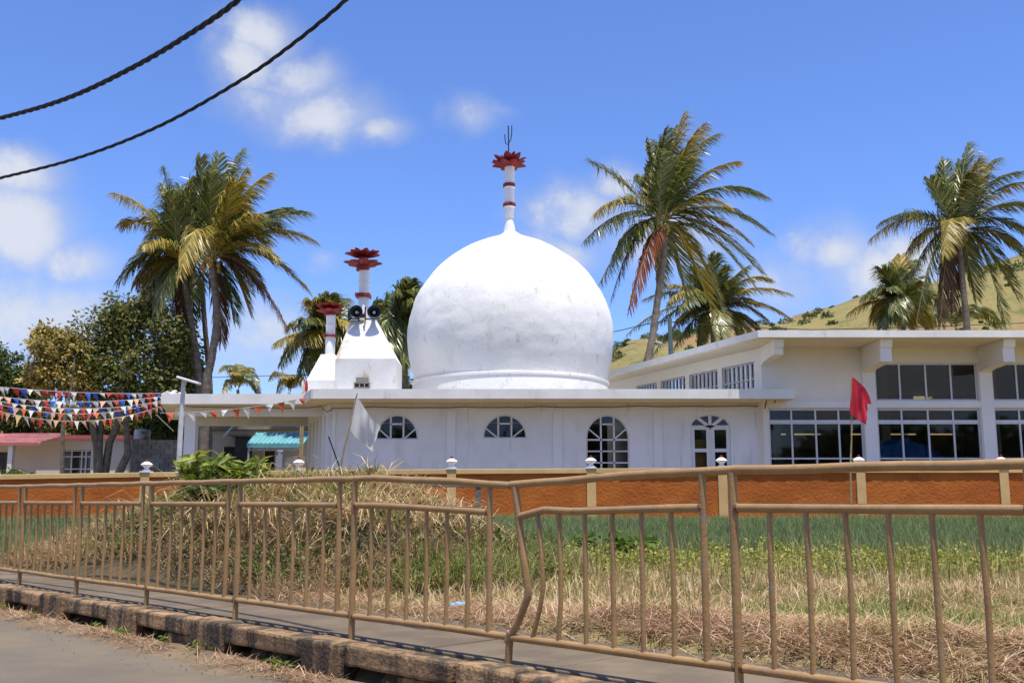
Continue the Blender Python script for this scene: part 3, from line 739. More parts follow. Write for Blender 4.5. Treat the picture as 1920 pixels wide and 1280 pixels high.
def lotus(px, Y, y_low, tiers, parent, m='red_paint'):
    """tiers: (py, radius px, count, rise px, phase, width px)"""
    c = at(px, y_low, Y); k = Y / F
    for (py, rad, cnt, rise, ph, wid) in tiers:
        zc = zat(py, Y); r_ = rad * k; w_ = wid * k; h_ = rise * k
        for i in range(cnt):
            a = ph + 2 * math.pi * i / cnt + rng.uniform(-.06, .06); hh_ = h_ * rng.uniform(.75, 1.2)
            ca, sa = math.cos(a), math.sin(a); vs = []; fs = []
            n1, n2 = 6, 4
            for side in (0, 1):
                for q in range(n1 + 1):
                    t_ = q / n1; ww = w_ * (math.sin(math.pi * min(1, t_ * .86 + .14)) ** .8) * .5 + (.01 if q < n1 else .004)
                    rr = r_ * (.08 + .92 * t_); zz = zc + hh_ * (t_ ** 1.6)
                    for p in range(n2 + 1):
                        e = p / n2 * 2 - 1
                        x = rr; y = e * ww; z = zz + abs(e) ** 2 * ww * .45 - (.035 if side else 0)
                        vs.append((c.x + ca * x - sa * y, Y + sa * x + ca * y, z))
            M_ = (n1 + 1) * (n2 + 1)
            for side in (0, 1):
                for q in range(n1):
                    for p in range(n2):
                        a0 = side * M_ + q * (n2 + 1) + p; f_ = (a0, a0 + n2 + 1, a0 + n2 + 2, a0 + 1)
                        fs.append(f_ if not side else f_[::-1])
            for q in range(n1):
                for p in (0, n2):
                    a0 = q * (n2 + 1) + p; fs.append((a0, a0 + n2 + 1, M_ + a0 + n2 + 1, M_ + a0))
            for p in range(n2):
                a0 = n1 * (n2 + 1) + p; fs.append((a0, a0 + 1, M_ + a0 + 1, M_ + a0))
            MB().add(vs, fs).build('petal', m, parent, True)
def finial(px_top, px_bot, Y, prof, parent, name='pole', mt='white'):
    """prof: list of (py, radius px)"""
    k = Y / F; c = at((px_top + px_bot) / 2, prof[0][0], Y)
    z0 = zat(prof[0][0], Y)
    return MB().lathe([(r * k, zat(y, Y) - z0) for y, r in prof], (c.x, Y, z0), 18).build(name, mt, parent, True)
def band(px, y0, y1, r, Y, parent, square=False, m='red_band'):
    k = Y / F; c = at(px, y0, Y); r_ = r * k
    if square: return MB().box(c.x - r_, c.x + r_, Y - r_, Y + r_, zat(y0, Y), zat(y1, Y)).build('band', m, parent, bevel=.01)
    return MB().lathe([(r_ * .96, 0), (r_, .02), (r_, zat(y1, Y) - zat(y0, Y) - .02), (r_ * .96, zat(y1, Y) - zat(y0, Y))], (c.x, Y, zat(y0, Y)), 20).build('band', m, parent, True)
finial(955, 956, DY, [(441, 13), (438, 12), (425, 10), (415, 7), (411, 6), (409, 6.5), (406, 8.5), (390, 8.8), (389, 11), (388, 11), (387.5, 9), (353, 9.2), (352.5, 11), (351.5, 11), (351, 9.3), (310, 9.8)], dome)
band(955, 388, 381.5, 12.3, DY, dome); band(954.5, 351.5, 345, 11.8, DY, dome)
lotus(954, DY, 312, [(313, 36, 8, 6, .35, 17), (309, 34, 7, 15, .1, 16), (306, 15, 5, 20, .6, 15)], dome)
tr = MB(); k_ = DY / F
trp = lambda pts: [at(x, y, DY) for x, y in pts]
tr.tube(trp([(954, 312), (953.5, 270), (953, 236)]), .022, 6)
tr.tube(trp([(946.5, 252), (947, 262), (948.5, 270), (951, 271.5), (955, 267), (958, 260), (959.5, 250), (959.5, 236)]), .018, 6)
tr.build('trident', 'cable', dome, True)
# roof-top parapet flash by the dome
MB().box(xat(742, 32.5, 727), xat(866, 32.5, 727), 32.4, 32.7, zs1 + .002, zs1 + .04).build('roof_upstand', 'white', mos)
# minarets
def minaret(xl, xr, yb, ys, xt0, xt1, yt, Yf, depth):
    x0, x1 = xat(xl, Yf, ys), xat(xr, Yf, ys); Yb = Yf + depth; zm = zat(ys, Yf)
    tYf = Yf + depth / 2; hw = (xt1 - xt0) / 2 * tYf / F; cx = xat((xt0 + xt1) / 2, tYf, yt); zt = zat(yt, tYf - hw)
    m = MB(); v = [(x0, Yf, zs1 - .01), (x1, Yf, zs1 - .01), (x1, Yb, zs1 - .01), (x0, Yb, zs1 - .01), (x0, Yf, zm), (x1, Yf, zm), (x1, Yb, zm), (x0, Yb, zm), (cx - hw, tYf - hw, zt), (cx + hw, tYf - hw, zt), (cx + hw, tYf + hw, zt), (cx - hw, tYf + hw, zt)]
    m.add(v, [(3, 2, 1, 0)] + [(i, (i + 1) % 4, 4 + (i + 1) % 4, 4 + i) for i in range(4)] + [(4 + i, 4 + (i + 1) % 4, 8 + (i + 1) % 4, 8 + i) for i in range(4)] + [(8, 9, 10, 11)])
    return m.build('minaret', 'pyramid', mos, bevel=.012), cx, tYf, zt
mA, ax, aY, azt = minaret(628.5, 741.5, 727, 672, 662, 708, 600, 32.0, 2.0)
k_ = aY / F
finial(680, 682, aY, [(602, 10.5), (563, 10.5), (562, 10), (545, 10), (531, 10.8), (530.5, 12), (529.5, 12), (529, 10.4), (505, 10.5)], mA)
band(681, 558, 551, 14, aY, mA, True); band(680.5, 508, 498, 13, aY, mA)
lotus(680.5, aY, 500, [(499, 37, 8, 7, .25, 20), (482, 35, 7, 8, .55, 20), (484, 20, 5, 17, .2, 17)], mA)
finial(680.5, 680.5, aY, [(500, 9), (476, 8)], mA, 'lotus_core', 'red_paint')
mB, bx_, bY, bzt = minaret(575, 668, 722, 712, 604, 630, 664, 35.2, 2.2)
finial(618.5, 618.5, bY, [(668, 9.3), (637, 9.3), (636, 8.8), (612, 9), (611, 9.8), (610, 9.8), (609.5, 9), (590, 9)], mB)
band(618.5, 632, 628, 11.5, bY, mB, True); band(618.5, 592, 586, 11, bY, mB)
lotus(618.5, bY, 587, [(586, 26, 8, 4, .1, 15), (577, 27, 8, 5, .5, 15), (578, 14, 6, 10, .2, 12)], mB)
finial(618.5, 618.5, bY, [(587, 7), (572, 6)], mB, 'lotus_core', 'red_paint')
# pierced concrete block in the front of the minaret
vb = MB(); Yv = 31.97
def vbx(x0, x1, y0, y1, d0=0., d1=.25, mb=vb): mb.box(xat(x0, Yv, y0), xat(x1, Yv, y0), Yv - .06 + d0, Yv + d1, zat(y1, Yv), zat(y0, Yv))
vbx(664, 694, 717, 719); vbx(664, 694, 725.5, 727); vbx(668, 691, 707.5, 717.2)
for x in (664, 673.5, 682.7, 691.7): vbx(x, x + 2.2, 718.8, 725.6)
vbo = vb.build('vent_block', 'block_grey', mA)
hb = MB(); hb.box(xat(666, Yv, 720), xat(692, Yv, 720), Yv - .015, Yv - .004, zat(725.6, Yv), zat(718.8, Yv)); hb.build('vent_hole_shade', 'stone_dark', mA)  # dark plate standing in for the shade inside the block's holes
# bracket under the slab's right end
bk = MB(); pb = lambda x, y: at(x, y, SY + .35)
bk.bar(pb(1436, 749), pb(1472, 749), .03); bk.bar(pb(1437, 749), pb(1434, 766), .03); bk.bar(pb(1453, 749), pb(1453, 755), .03); bk.build('bracket', 'rust', mos)

# ---- porch at the left end
PY = 32.8; pz1, pz0 = zat(738, PY), zat(757, PY)
pl0 = at(302, 745, PY); pl1 = xat(567, PY, 745)
porch = [(pl0.x, PY), (pl1 + .35, PY), (-6.75, 33.05), (c1.x - .15, 39.4), (xat(322, 39.4, 760), 39.4)]
MB().prism(porch, pz0, pz1).build('porch_roof', 'fascia', mos)
zbm = zat(780, 33.6)
MB().box(xat(328, 33.6, 775), c0.x - .55, 33.6, 33.95, zbm, pz0 - .004).build('porch_beam', 'white_clean', mos)
MB().box(xat(335, 38.5, 790), c1.x - .1, 38.5, 38.8, zat(797.5, 38.5), pz0 - .004).build('porch_beam', 'white', mos)
MB().box(xat(343, 33.6, 850), xat(364, 33.6, 850), 33.62, 33.98, GZ - .1, zbm + .002).build('porch_pillar', 'white_clean', mos, bevel=.015)
MB().box(xat(343, 38.5, 850), xat(362, 38.5, 850), 38.52, 38.82, GZ - .1, zat(797.5, 38.5)).build('porch_pillar', 'white_clean', mos)
MB().prism([(-11.4, 33.3), (-6.6, 33.3), (c1.x - .1, 39), (-12.6, 39)], GZ - .1, GZ + .12).build('porch_floor', 'concrete', mos)
MB().tube(wavy([at(x, y, 33.5) for x, y in ((335, 760), (420, 763), (500, 764), (560, 764))] + [at(602, 761, 33.3), at(610, 770, 32.4)], .02), .014, 6).build('wall_cable', 'grey_cable', mos, True)

# ================================================================== HALL
hall = thing('assembly_hall', (14, 36, GZ), 'cream two-storey hall with flat overhanging roof, bracket beams and glazed front', 'building')
hz1, hz0 = zat(619, HF), zat(632, HF)
fl = at(1421, 625, HF); fe = at(1148, 697, 39.6)
HX1 = 21.
hback = 47.
MB().prism([(fl.x, HF), (HX1, HF), (HX1, hback), (fe.x - .4, hback), (fe.x - .25, 40.2), (fe.x, 39.6)], hz0, hz1).build('roof_slab', 'fascia', hall)
MB().prism([(fl.x + .15, HF + .15), (HX1 - .1, HF + .15), (HX1 - .1, HY), (hc.x, HY), (hend.x, hend.y), (fe.x + .15, 39.6)], hz0 - .012, hz0 - .003).build('soffit', 'soffit', hall)
hzt = hz0 - .014
hx = lambda px: xat(px, HY, 750)
hzz = lambda py: zat(py, HY)
bays = [(1440, 1617, False), (1643, 1836, True), (1863, 2058, True), (2085, 2270, True)]
holes = []; lowb = GZ + .1
for a, b, up in bays:
    holes.append(rect(hx(a), hx(b), lowb, hzz(765)))
    if up: holes.append([(hx(a), hzz(751)), (hx(b), hzz(751)), (hx(b), hzz(680)), (hx(a) + .75, hzz(680)), (hx(a), hzz(687))])
MB_ = MB(); wall_holes(MB_, (0, HY, 0), U, V, NN, rect(hc.x, HX1 - .1, GZ - .1, hzt), holes, .22); MB_.build('wall', 'cream', hall)
# lower storey is painted whiter: columns stand proud of the wall
for a, b in ((1618, 1642), (1838, 1862), (2060, 2084)):
    MB().box(hx(a), hx(b), HY - .05, HY + .01, GZ - .1, hzz(690)).build('column', 'white_clean', hall, bevel=.01)
MB().box(hx(1438.5), HX1 - .12, HY - .035, HY + .01, hzz(763.5), hzz(752)).build('string_course', 'white_clean', hall)
# cantilever beams with stepped, rounded noses
def beam(px, w, yb, step=True):
    x = hx(px); m = MB(); zb = zat(yb, 30.35); zsx = zat(652, 30.35)
    prof = [(HY, hzt - .001), (30.22, hzt - .001), (30.28, zsx + .01), (30.34, zsx), (30.34, zb), (30.9, zb - .02), (HY - .35, zb - .06), (HY, zb - .14)]
    n = len(prof)
    vs = [(x, y, z) for y, z in prof] + [(x + w, y, z) for y, z in prof]
    m.add(vs, [tuple(range(n)), tuple(range(2 * n - 1, n - 1, -1))] + [(i, n + i, n + (i + 1) % n, (i + 1) % n) for i in range(n)])
    return m.build('beam', 'cream', hall, bevel=.012)
beam(1619, .36, 678); beam(1839, .36, 678); beam(2061, .36, 678)
b0 = beam(1428.5, .30, 664)
# window joinery: aluminium bars and panes
def grid_window(x0, x1, z0, z1, us, vs, name, frame='alu', bar_=.055, poly=None, Yw=HY + .1):
    m = MB()
    m.box(x0, x0 + bar_, Yw - .03, Yw + .04, z0, z1); m.box(x1 - bar_, x1, Yw - .03, Yw + .04, z0, z1)
    m.box(x0 + bar_, x1 - bar_, Yw - .03, Yw + .04, z0, z0 + bar_); m.box(x0 + bar_, x1 - bar_, Yw - .03, Yw + .04, z1 - bar_, z1)
    for u in us[1:-1]: m.box(u - bar_ / 2, u + bar_ / 2, Yw - .035, Yw + .035, z0 + bar_, z1 - bar_)
    for i, (va, w) in enumerate(vs[1:-1]):
        for ua, ub in zip(us[:-1], us[1:]): m.box(ua + bar_ / 2, ub - bar_ / 2, Yw - .03, Yw + .03, va - w / 2, va + w / 2)
    o = m.build(name, frame, hall)
    for ua, ub in zip(us[:-1], us[1:]):
        for (va, _), (vb_, _) in zip(vs[:-1], vs[1:]):
            MB().add([(ua, Yw + .005, va), (ub, Yw + .005, va), (ub, Yw + .005, vb_), (ua, Yw + .005, vb_)], [(0, 1, 2, 3)]).build('pane', 'glass', o)
    return o
for a, b, up in bays:
    x0, x1 = hx(a), hx(b); wd_ = x1 - x0
    us = [x0 + .03, x0 + wd_ * .245, x0 + wd_ * .5, x0 + wd_ * .745, x1 - .03]
    grid_window(x0, x1, lowb, hzz(765.5), us, [(lowb + .03, 0), (hzz(859), .05), (hzz(790.5), .13), (hzz(767), 0)], 'window')
    if up: grid_window(x0, x1, hzz(751), hzz(680), us, [(hzz(750), 0), (hzz(681), 0)], 'window')
# side wall (fan-shaped plan) with barred clerestory windows
hn = Vector((-hdir.y, hdir.x, 0))
if hn.x > 0: hn = -hn
def on_side(px, py):
    d = ray(px, py); o0 = Vector((0, 0, EYE)); t_ = (hc - o0).dot(hn) / d.dot(hn); p = o0 + d * t_
    return (p - hc).dot(hdir), p.z
sw = []
for (a, b, ya, yb) in ((1353, 1414, 692, 677), (1292, 1345, 706, 693), (1238, 1284.5, 718.5, 708), (1193, 1231, 729, 720)):
    u1, z1_ = on_side(a, ya); u0, z0_ = on_side(b, yb); sw.append((u0, u1))
zc1 = on_side(1414, 677)[1]; zc0 = on_side(1414, 728)[1]
side = MB(); SL = 14.0
wall_holes(side, hc, hdir, (0, 0, 1), hn, rect(.0, SL, GZ - .1, hzt - .002), [rect(a, b, zc0, zc1) for a, b in sw], .18); side.build('side_wall', 'cream', hall)
for a, b in sw:
    m = MB(); cc = hc - hn * .09
    P3 = lambda u, z: cc + hdir * u + Vector((0, 0, z))
    for u in np.linspace(a + .03, b - .03, 8): m.bar(P3(u, zc0), P3(u, zc1), .04)
    for z in (zc0 + .03, zc0 + (zc1 - zc0) * .36, zc1 - .03): m.bar(P3(a, z), P3(b, z), .035)
    w = m.build('window', 'alu', hall); gg = cc - hn * .03
    uu = np.linspace(a, b, 8)
    for ua, ub in zip(uu[:-1], uu[1:]):
        P4 = lambda u, z: gg + hdir * u + Vector((0, 0, z))
        MB().add([P4(ua, zc0), P4(ub, zc0), P4(ub, zc1), P4(ua, zc1)], [(0, 1, 2, 3)]).build('pane', 'glass', w)
# inside of the hall
MB().box(hc.x + .2, HX1, HY + .23, hback, GZ - .05, GZ + .03).build('inner_floor', 'room_wall', hall)
bw = MB(); bz = lambda y: zat(y, hback - .2); bh = [rect(x, x + 1.25, bz(815), bz(797)) for x in (5.6, 7.2, 8.8, 11.4, 13.0, 15.6, 17.4, 19.2)] + [rect(x, x + .9, bz(752), bz(742)) for x in (8.2, 9.4, 14.2, 15.4, 18.6)]
wall_holes(bw, (0, hback - .2, 0), U, V, NN, rect(3.6, HX1, GZ - .1, hzt), bh, .15); bw.build('back_wall', 'room_wall', hall)
MB().box(HX1 - .1, HX1 - .02, HF + 2, hback, GZ, hzt).build('end_wall', 'room_wall', hall)
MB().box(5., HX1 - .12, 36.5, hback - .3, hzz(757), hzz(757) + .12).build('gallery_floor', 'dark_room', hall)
for x in (9.5, 13.5, 17.5): MB().box(x, x + .3, 37, 37.3, GZ, hzt).build('inner_column', 'room_wall', hall)

# ================================================================== RAILING
rail = thing('railing', rp(S0, 0, 0), 'tan painted tubular steel guard railing, one post buckled inward, along the footpath', 'railing')
ZT, ZM, ZBt = 1.147, .955, .165
KB = 1                                          # joint index of the buckled post
def dip(s):                                     # the blow pulled the rails down round the buckled post
    d = abs(s - (S0 + KB * LP)); return -.062 * max(0, 1 - d / (1.45 if s < S0 + KB * LP else 1.5)) ** 1.3
def rtube(name, pts, r, seg=10): return MB().tube(pts, r, seg).build(name, 'rail_paint', rail, True)
for k in range(-8, 5):
    a = S0 + k * LP; b = a + LP
    n_ = 7
    top = [rp(a + (b - a) * i / n_, .004 * math.sin(i + k), ZT + dip(a + (b - a) * i / n_) + .003 * math.sin(i * 1.7 + k)) for i in range(n_ + 1)]
    rtube('top_rail', top, .0235, 12)
    pb = a + .885 * LP                           # second post of the panel
    sag = lambda s: .75 * dip(s)
    mida = a + .02 if k != KB else a + .07
    mid = [rp(mida + (pb - mida) * i / 6, 0, ZM + sag(mida + (pb - mida) * i / 6)) for i in range(7)]
    if k == KB: mid[0].z = ZM - .065; mid[1].z = ZM - .02
    rtube('mid_rail', mid, .0235, 12)
    bot = [rp(a + (b - a) * i / 3, 0, ZBt + (rng.uniform(-.004, .004))) for i in range(4)]
    rtube('bottom_rail', bot, .0225, 10)
    for i in range(1, 7):
        sb = a + i * .885 * LP / 7
        tz = ZM + sag(sb) - .01
        if k == KB and i == 1:
            pts = [rp(sb + .03, 0, tz), rp(sb + .055, 0, .75), rp(sb + .075, .0, .47), rp(sb + .04, 0, .33), rp(sb - .02, 0, ZBt)]
        elif k == KB and i == 2:
            pts = [rp(sb, 0, tz), rp(sb + .012, .0, .6), rp(sb + .01, 0, .4), rp(sb - .01, 0, ZBt)]
        else: pts = [rp(sb + rng.uniform(-.004, .004), 0, tz), rp(sb + rng.uniform(-.006, .006), .003, .55), rp(sb, 0, ZBt)]
        rtube('baluster', pts, .0145, 10)
    if k == KB:
        po = rtube('post', [rp(a + .045, .0, ZT + dip(a) - .01), rp(a + .06, 0, .98), rp(a + .10, 0, .72), rp(a + .155, 0, .46), rp(a + .15, 0, .41), rp(a + .07, 0, .26), rp(a + .0, 0, .17), rp(a - .01, 0, .10), rp(a - .018, 0, -.03)], .0235, 12)
        po['label'] = 'post buckled and bent out of line'
        rtube('weld_collar', [rp(a - .02, 0, ZBt - .035), rp(a + .01, 0, ZBt + .03)], .029, 12)
    else:
        rtube('post', [rp(a, 0, ZT + dip(a) - .01), rp(a, 0, .5), rp(a, 0, -.03)], .0235, 12)
    for (sa, za) in ((a + .02, ZM + sag(a)), (pb - .012, ZM + sag(pb)), (a + .02, ZBt), (a - .02, ZBt)):
        if k == KB and sa < a + .5: continue
        MB().tube([rp(sa - .009, 0, za), rp(sa - .003, 0, za + .001), rp(sa + .006, 0, za), rp(sa + .011, 0, za)], [.024, .0275, .027, .0238], 10, False).build('weld_bead', 'weld', rail, True)
    rtube('post', [rp(pb, 0, ZT + dip(pb) - .01), rp(pb, 0, .5), rp(pb, 0, ZBt)], .0195, 12)

# ================================================================== THINGS ON THE ROOF AND IN THE YARD
# horn loudspeakers
def horn(c, d, r, label):
    d = Vector(d).normalized(); c = Vector(c)
    t_ = thing('horn_loudspeaker', c, label, 'loudspeaker', 'horn loudspeakers on the minaret')
    q = Vector((0, 0, 1)).rotation_difference(d)
    def rev(prof, name, m, parent=t_):
        mb = MB(); seg = 28; n = len(prof)
        for rr, z in prof:
            for k in range(seg):
                a = 2 * math.pi * k / seg; mb.v.append(tuple(c + q @ Vector((rr * math.cos(a), rr * math.sin(a), z))))
        for i in range(n - 1):
            for k in range(seg): k2 = (k + 1) % seg; mb.f.append((i * seg + k, i * seg + k2, (i + 1) * seg + k2, (i + 1) * seg + k))
        return mb.build(name, m, parent, True)
    bell = rev([(.05, -.30), (.07, -.22), (r * .45, -.14), (r * .75, -.05), (r * .97, .02), (r, .035), (r * .985, .042), (r * .93, .03), (r * .68, -.05), (r * .38, -.13), (.05, -.2)], 'bell', 'horn_grey')
    rev([(.002, -.02), (.04, -.025), (.055, -.06), (.06, -.14)], 'reflex_cone', 'horn_tip')
    rev([(.001, -.5), (.085, -.49), (.09, -.47), (.09, -.3), (.05, -.28)], 'driver', 'horn_grey')
    b = MB(); b.tube([c - d * .3, c - d * .32 + Vector((0, 0, -.22))], .018, 6); b.build('bracket', 'rust', t_, True)
hY = aY - .74
horn(at(668, 585, hY), (-.16, -1, .02), .225, 'left of the two horn loudspeakers facing the road on the minaret')
horn(at(701.5, 585, hY), (.14, -1, .02), .225, 'right of the two horn loudspeakers facing the road on the minaret')
horn(at(655, 590, hY + .25), (-1, -.12, 0), .22, 'horn loudspeaker turned sideways behind the front pair')
hm = MB(); hm.bar(at(660, 598, aY - .12), at(710, 598, aY - .12), .04); hm.tube([at(685, 600, hY + .1), at(685, 575, hY + .1)], .025, 8); hm.bar(at(685, 597, hY + .1), at(685, 597, aY), .04); hm.build('horn_bracket', 'rust', mA)

def cloth(corners, nu, nv, amp, ph, fold=1.0):
    """bilinear sheet between 4 corners with wind folds"""
    a, b, c, d = [Vector(p) for p in corners]; vs = []; fs = []       # a top-hoist b bottom-hoist c bottom-fly d top-fly
    for i in range(nu + 1):
        u = i / nu
        for j in range(nv + 1):
            v = j / nv; p = a.lerp(d, u).lerp(b.lerp(c, u), v)
            w = amp * u ** .7 * math.sin(ph + u * 7.5 * fold + v * 2.6) + amp * .5 * u * math.sin(ph * 2 + u * 13 - v * 5)
            edge = .012 * (u > .93) * math.sin(v * 17 + ph)
            vs.append((p.x + edge + .25 * w, p.y + w, p.z + .22 * w - .05 * math.sin(math.pi * u) * v))
    for i in range(nu):
        for j in range(nv): q = i * (nv + 1) + j; fs.append((q, q + 1, q + nv + 2, q + nv + 1))
    return MB().add(vs, fs)
def pole_flag(name, label, cat, base, top, r0, r1, corners, m, amp, ph, Yp):
    t_ = thing(name, base, label, cat)
    p = MB(); n = 14; pts = [Vector(base).lerp(Vector(top), i / n) + Vector((.012 * math.sin(i * .9), 0, 0)) for i in range(n + 1)]
    p.tube(pts, [r0 + (r1 - r0) * i / n + (.004 if i % 2 else 0) for i in range(n + 1)], 8).build('pole', 'bamboo', t_, True)
    cloth(corners, 18, 16, amp, ph).build('flag', m, t_, True); return t_
f1 = 26.5
pole_flag('white_flag', 'tattered white flag on a leaning bamboo pole above the grass mound', 'flag', at(632, 900, f1), at(670, 737, f1), .028, .014,
          [at(669, 744, f1), at(656, 805, f1), at(701, 848, f1 - .25), at(709, 800, f1 - .35)], 'white_cloth', .10, .4, f1)
f2 = 26.9; gz2 = float(ground_z(9., f2)) - .05
b2 = at(1592.5, 950, f2); b2.z = gz2
t_ = pole_flag('red_flag', 'red flag on a straight bamboo pole in front of the orange wall', 'flag', b2, at(1597, 702, f2), .026, .016,
          [at(1597, 704, f2), at(1593, 772, f2), at(1624, 795, f2 - .25), at(1627, 752, f2 - .3)], 'red_cloth', .07, 1.7, f2)
MB().add([at(1598, 705, f2), at(1610, 728, f2 + .1), at(1612, 755, f2 + .14), at(1634, 757, f2 + .12), at(1630, 742, f2 + .1), at(1622, 727, f2 + .08)], [(0, 1, 5), (1, 2, 4, 5), (2, 3, 4)]).build('fold', 'red_cloth', t_)
# lamp post in the yard
ly = 29.5; lb = at(334, 900, ly); lb.z = GZ
lt = thing('lamp_post', lb, 'slim pale grey lamp post with flat head standing left of the porch', 'lamp post')
MB().tube([lb, at(339, 800, ly), at(344.5, 713, ly)], [.085, .075, .06], 12).build('post', 'pole_paint', lt, True)
hd = MB(); hd.bar(at(333, 707, ly - .1), at(375, 719.5, ly - .1), .26, .07); hd.build('lamp_head', 'lamp_white', lt, bevel=.02)
MB().bar(at(342, 716, ly), at(348, 716, ly), .14, .16).build('clamp', 'pole_paint', lt)
# stay wire / sloping pole left of the porch
st = MB().tube([at(293, 777, 31), at(325, 808, 33)], .014, 6).build('stay_pole', 'pole_paint', None, True); rebase(st, at(325, 808, 33)); tag(st, 'thin sloping pole beside the porch corner, under the bunting', 'pole')
# rag bundle on the porch roof
cl_ = MB(); nn = 60
P_ = nr.normal(size=(nn, 3)) * [.22, .12, .035]; c_ = at(322, 735, 33.4); c_.z = pz1 + .03
for p in P_:
    a = Vector(p) + c_; cl_.add([a, a + Vector((rng.uniform(.05, .2), .02, rng.uniform(-.05, .1))), a + Vector((.06, rng.uniform(-.1, .1), .07)), a + Vector((-.05, .05, .05))], [(0, 1, 2), (0, 2, 3)])
o = cl_.build('plastic_sheeting', 'paper'); tag(rebase(o, (c_.x, c_.y, pz1)), 'crumpled white plastic sheeting on the porch roof edge', 'sheeting')
for (px, m, lab) in ((567, 'flag_white', 'furled white flag on the porch roof'), (574, 'flag_red', 'furled red flag on the porch roof')):
    p0 = at(px, 735, 34.2); p0.z = pz1; t_ = thing('furled_flag', p0, lab + ' beside the rear minaret', 'flag', 'furled roof flags')
    p1 = at(px + 1, 712, 34.2); MB().tube([p0, p1], .014, 6).build('pole', 'bamboo', t_)
    MB().lathe([(.015, 0), (.055, .08), (.045, .3), (.012, .42)], (p1.x, 34.2, p1.z - .42), 9).build('flag', m, t_, True)

# bunting strings
def bunting(label, pts, Ys, n, cols, sag, size=.225, drift=.5):
    A, B = at(*pts[0], Ys[0]), at(*pts[1], Ys[1])
    t_ = thing('bunting_string', A.lerp(B, .5) - Vector((0, 0, sag)), label, 'bunting', 'bunting strings beside the porch')
    P = lambda u: A.lerp(B, u) - Vector((0, 0, 4 * sag * u * (1 - u)))
    MB().tube([P(i / 24) for i in range(25)], .008, 5).build('cord', 'cord', t_)
    d = (B - A).normalized(); w = size
    for i in range(n):
        u = (i + .3 + rng.uniform(0, .35)) / n; p = P(u); wx = w * rng.uniform(.8, 1.05)
        q = P(min(1, u + wx / (B - A).length)); blow = rng.uniform(.1, .9) * drift; tw = rng.uniform(-.24, .24)
        lift = rng.uniform(0, 1) ** 2 * .45
        tip = p.lerp(q, .5) + Vector((blow * .3, tw, -w * rng.uniform(1.1, 1.45) * (1 - lift)))
        m1, m2 = p.lerp(tip, .5) + Vector((0, .03, 0)), q.lerp(tip, .5) - Vector((0, .03, 0))
        c = cols[i % len(cols)] if rng.random() < .7 else rng.choice(cols)
        MB().add([p, q, m2, m1, tip], [(0, 1, 2, 3), (3, 2, 4)]).build('pennant', c, t_)
RWB = ['flag_red', 'flag_blue', 'flag_white', 'flag_white', 'flag_red']; OW = ['flag_orange', 'flag_white', 'flag_red', 'flag_straw']
bunting('top bunting string, red white and blue pennants, over the pink-edged house', ((-60, 719), (300, 737)), (29, 33), 27, RWB, .10)
bunting('second bunting string from the top, mostly blue and white pennants', ((-60, 735), (302, 743)), (28.4, 33), 27, ['flag_blue', 'flag_white', 'flag_pale', 'flag_white', 'flag_red'], .22)
bunting('third bunting string from the top, mixed red blue and white pennants', ((-60, 740), (303, 751)), (27.8, 33), 27, ['flag_white', 'flag_pale', 'flag_blue', 'flag_white', 'flag_red'], .32)
bunting('fourth bunting string from the top, pale and orange pennants sagging left', ((-60, 742), (303, 752)), (27.2, 33.1), 27, ['flag_pale', 'flag_orange', 'flag_white', 'flag_red', 'flag_blue'], .45)
bunting('lowest bunting string of the left bundle, orange straw and white pennants', ((-60, 752), (304, 760)), (26.6, 33.1), 27, ['flag_straw', 'flag_white', 'flag_orange', 'flag_red', 'flag_pale'], .52)
bunting('single bunting string of orange and white pennants across the porch front', ((300, 774), (592, 741)), (31.2, 31.4), 14, ['flag_orange', 'flag_white'], .14, .27, .25)

# old timber frame behind the mound
ty = 17.5; tg = float(ground_z(-.6, ty)) - .05
tb = at(897, 1000, ty); tf = thing('timber_frame', (tb.x, ty, tg), 'weathered grey timber frame standing behind the grass mound', 'frame')
m = MB(); m.bar(at(742, 908, ty), at(902, 909, ty), .075, .075); m.build('crossbar', 'old_wood', tf, bevel=.006)
for x in (752, 897):
    p = at(x, 905, ty); MB().bar((p.x, ty + .02, tg), (p.x, ty + .02, p.z - .04), .09, .09).build('post', 'old_wood', tf, bevel=.006)
# pole leaning at the mosque corner
lp = MB().tube([at(640, 885, 31.6), at(616, 818, 31.9)], .02, 6).build('leaning_stick', 'cable', None, True); rebase(lp, at(640, 885, 31.6)); tag(lp, 'thin dark stick leaning against the mosque corner by the white flag', 'stick')
# things inside the hall
tp = MB(); nx_, nz_ = 16, 8; x0, x1 = hx(1646), hx(1785); vs = []; fs = []
for i in range(nx_ + 1):
    u = i / nx_
    for j in range(nz_ + 1):
        v = j / nz_; top = hzz(818) - .25 * abs(math.sin(u * 6)) - (.5 if u > .75 else 0)
        vs.append((x0 + (x1 - x0) * u, HY + .75 + .3 * v + .12 * math.sin(u * 19 + v * 4), GZ + .03 + (top - GZ) * v))
for i in range(nx_):
    for j in range(nz_): q = i * (nz_ + 1) + j; fs.append((q, q + nz_ + 1, q + nz_ + 2, q + 1))
q0 = len(vs); vs += [(x0, HY + 1.9, GZ + .03), (x1, HY + 1.9, GZ + .03), (x1, HY + 1.9, hzz(830)), (x0, HY + 1.9, hzz(825))]; fs.append((q0, q0 + 1, q0 + 2, q0 + 3))
for i in range(nx_): fs.append((i * (nz_ + 1) + nz_, (i + 1) * (nz_ + 1) + nz_, q0 + 2 if i > 7 else q0 + 3))
o = MB().add(vs, fs).build('covered_pile', 'blue_tarp', None, True); rebase(o, ((x0 + x1) / 2, HY + 1.3, GZ + .03)); tag(o, 'pile under a blue tarpaulin behind the hall window right of the red flag', 'tarpaulin')
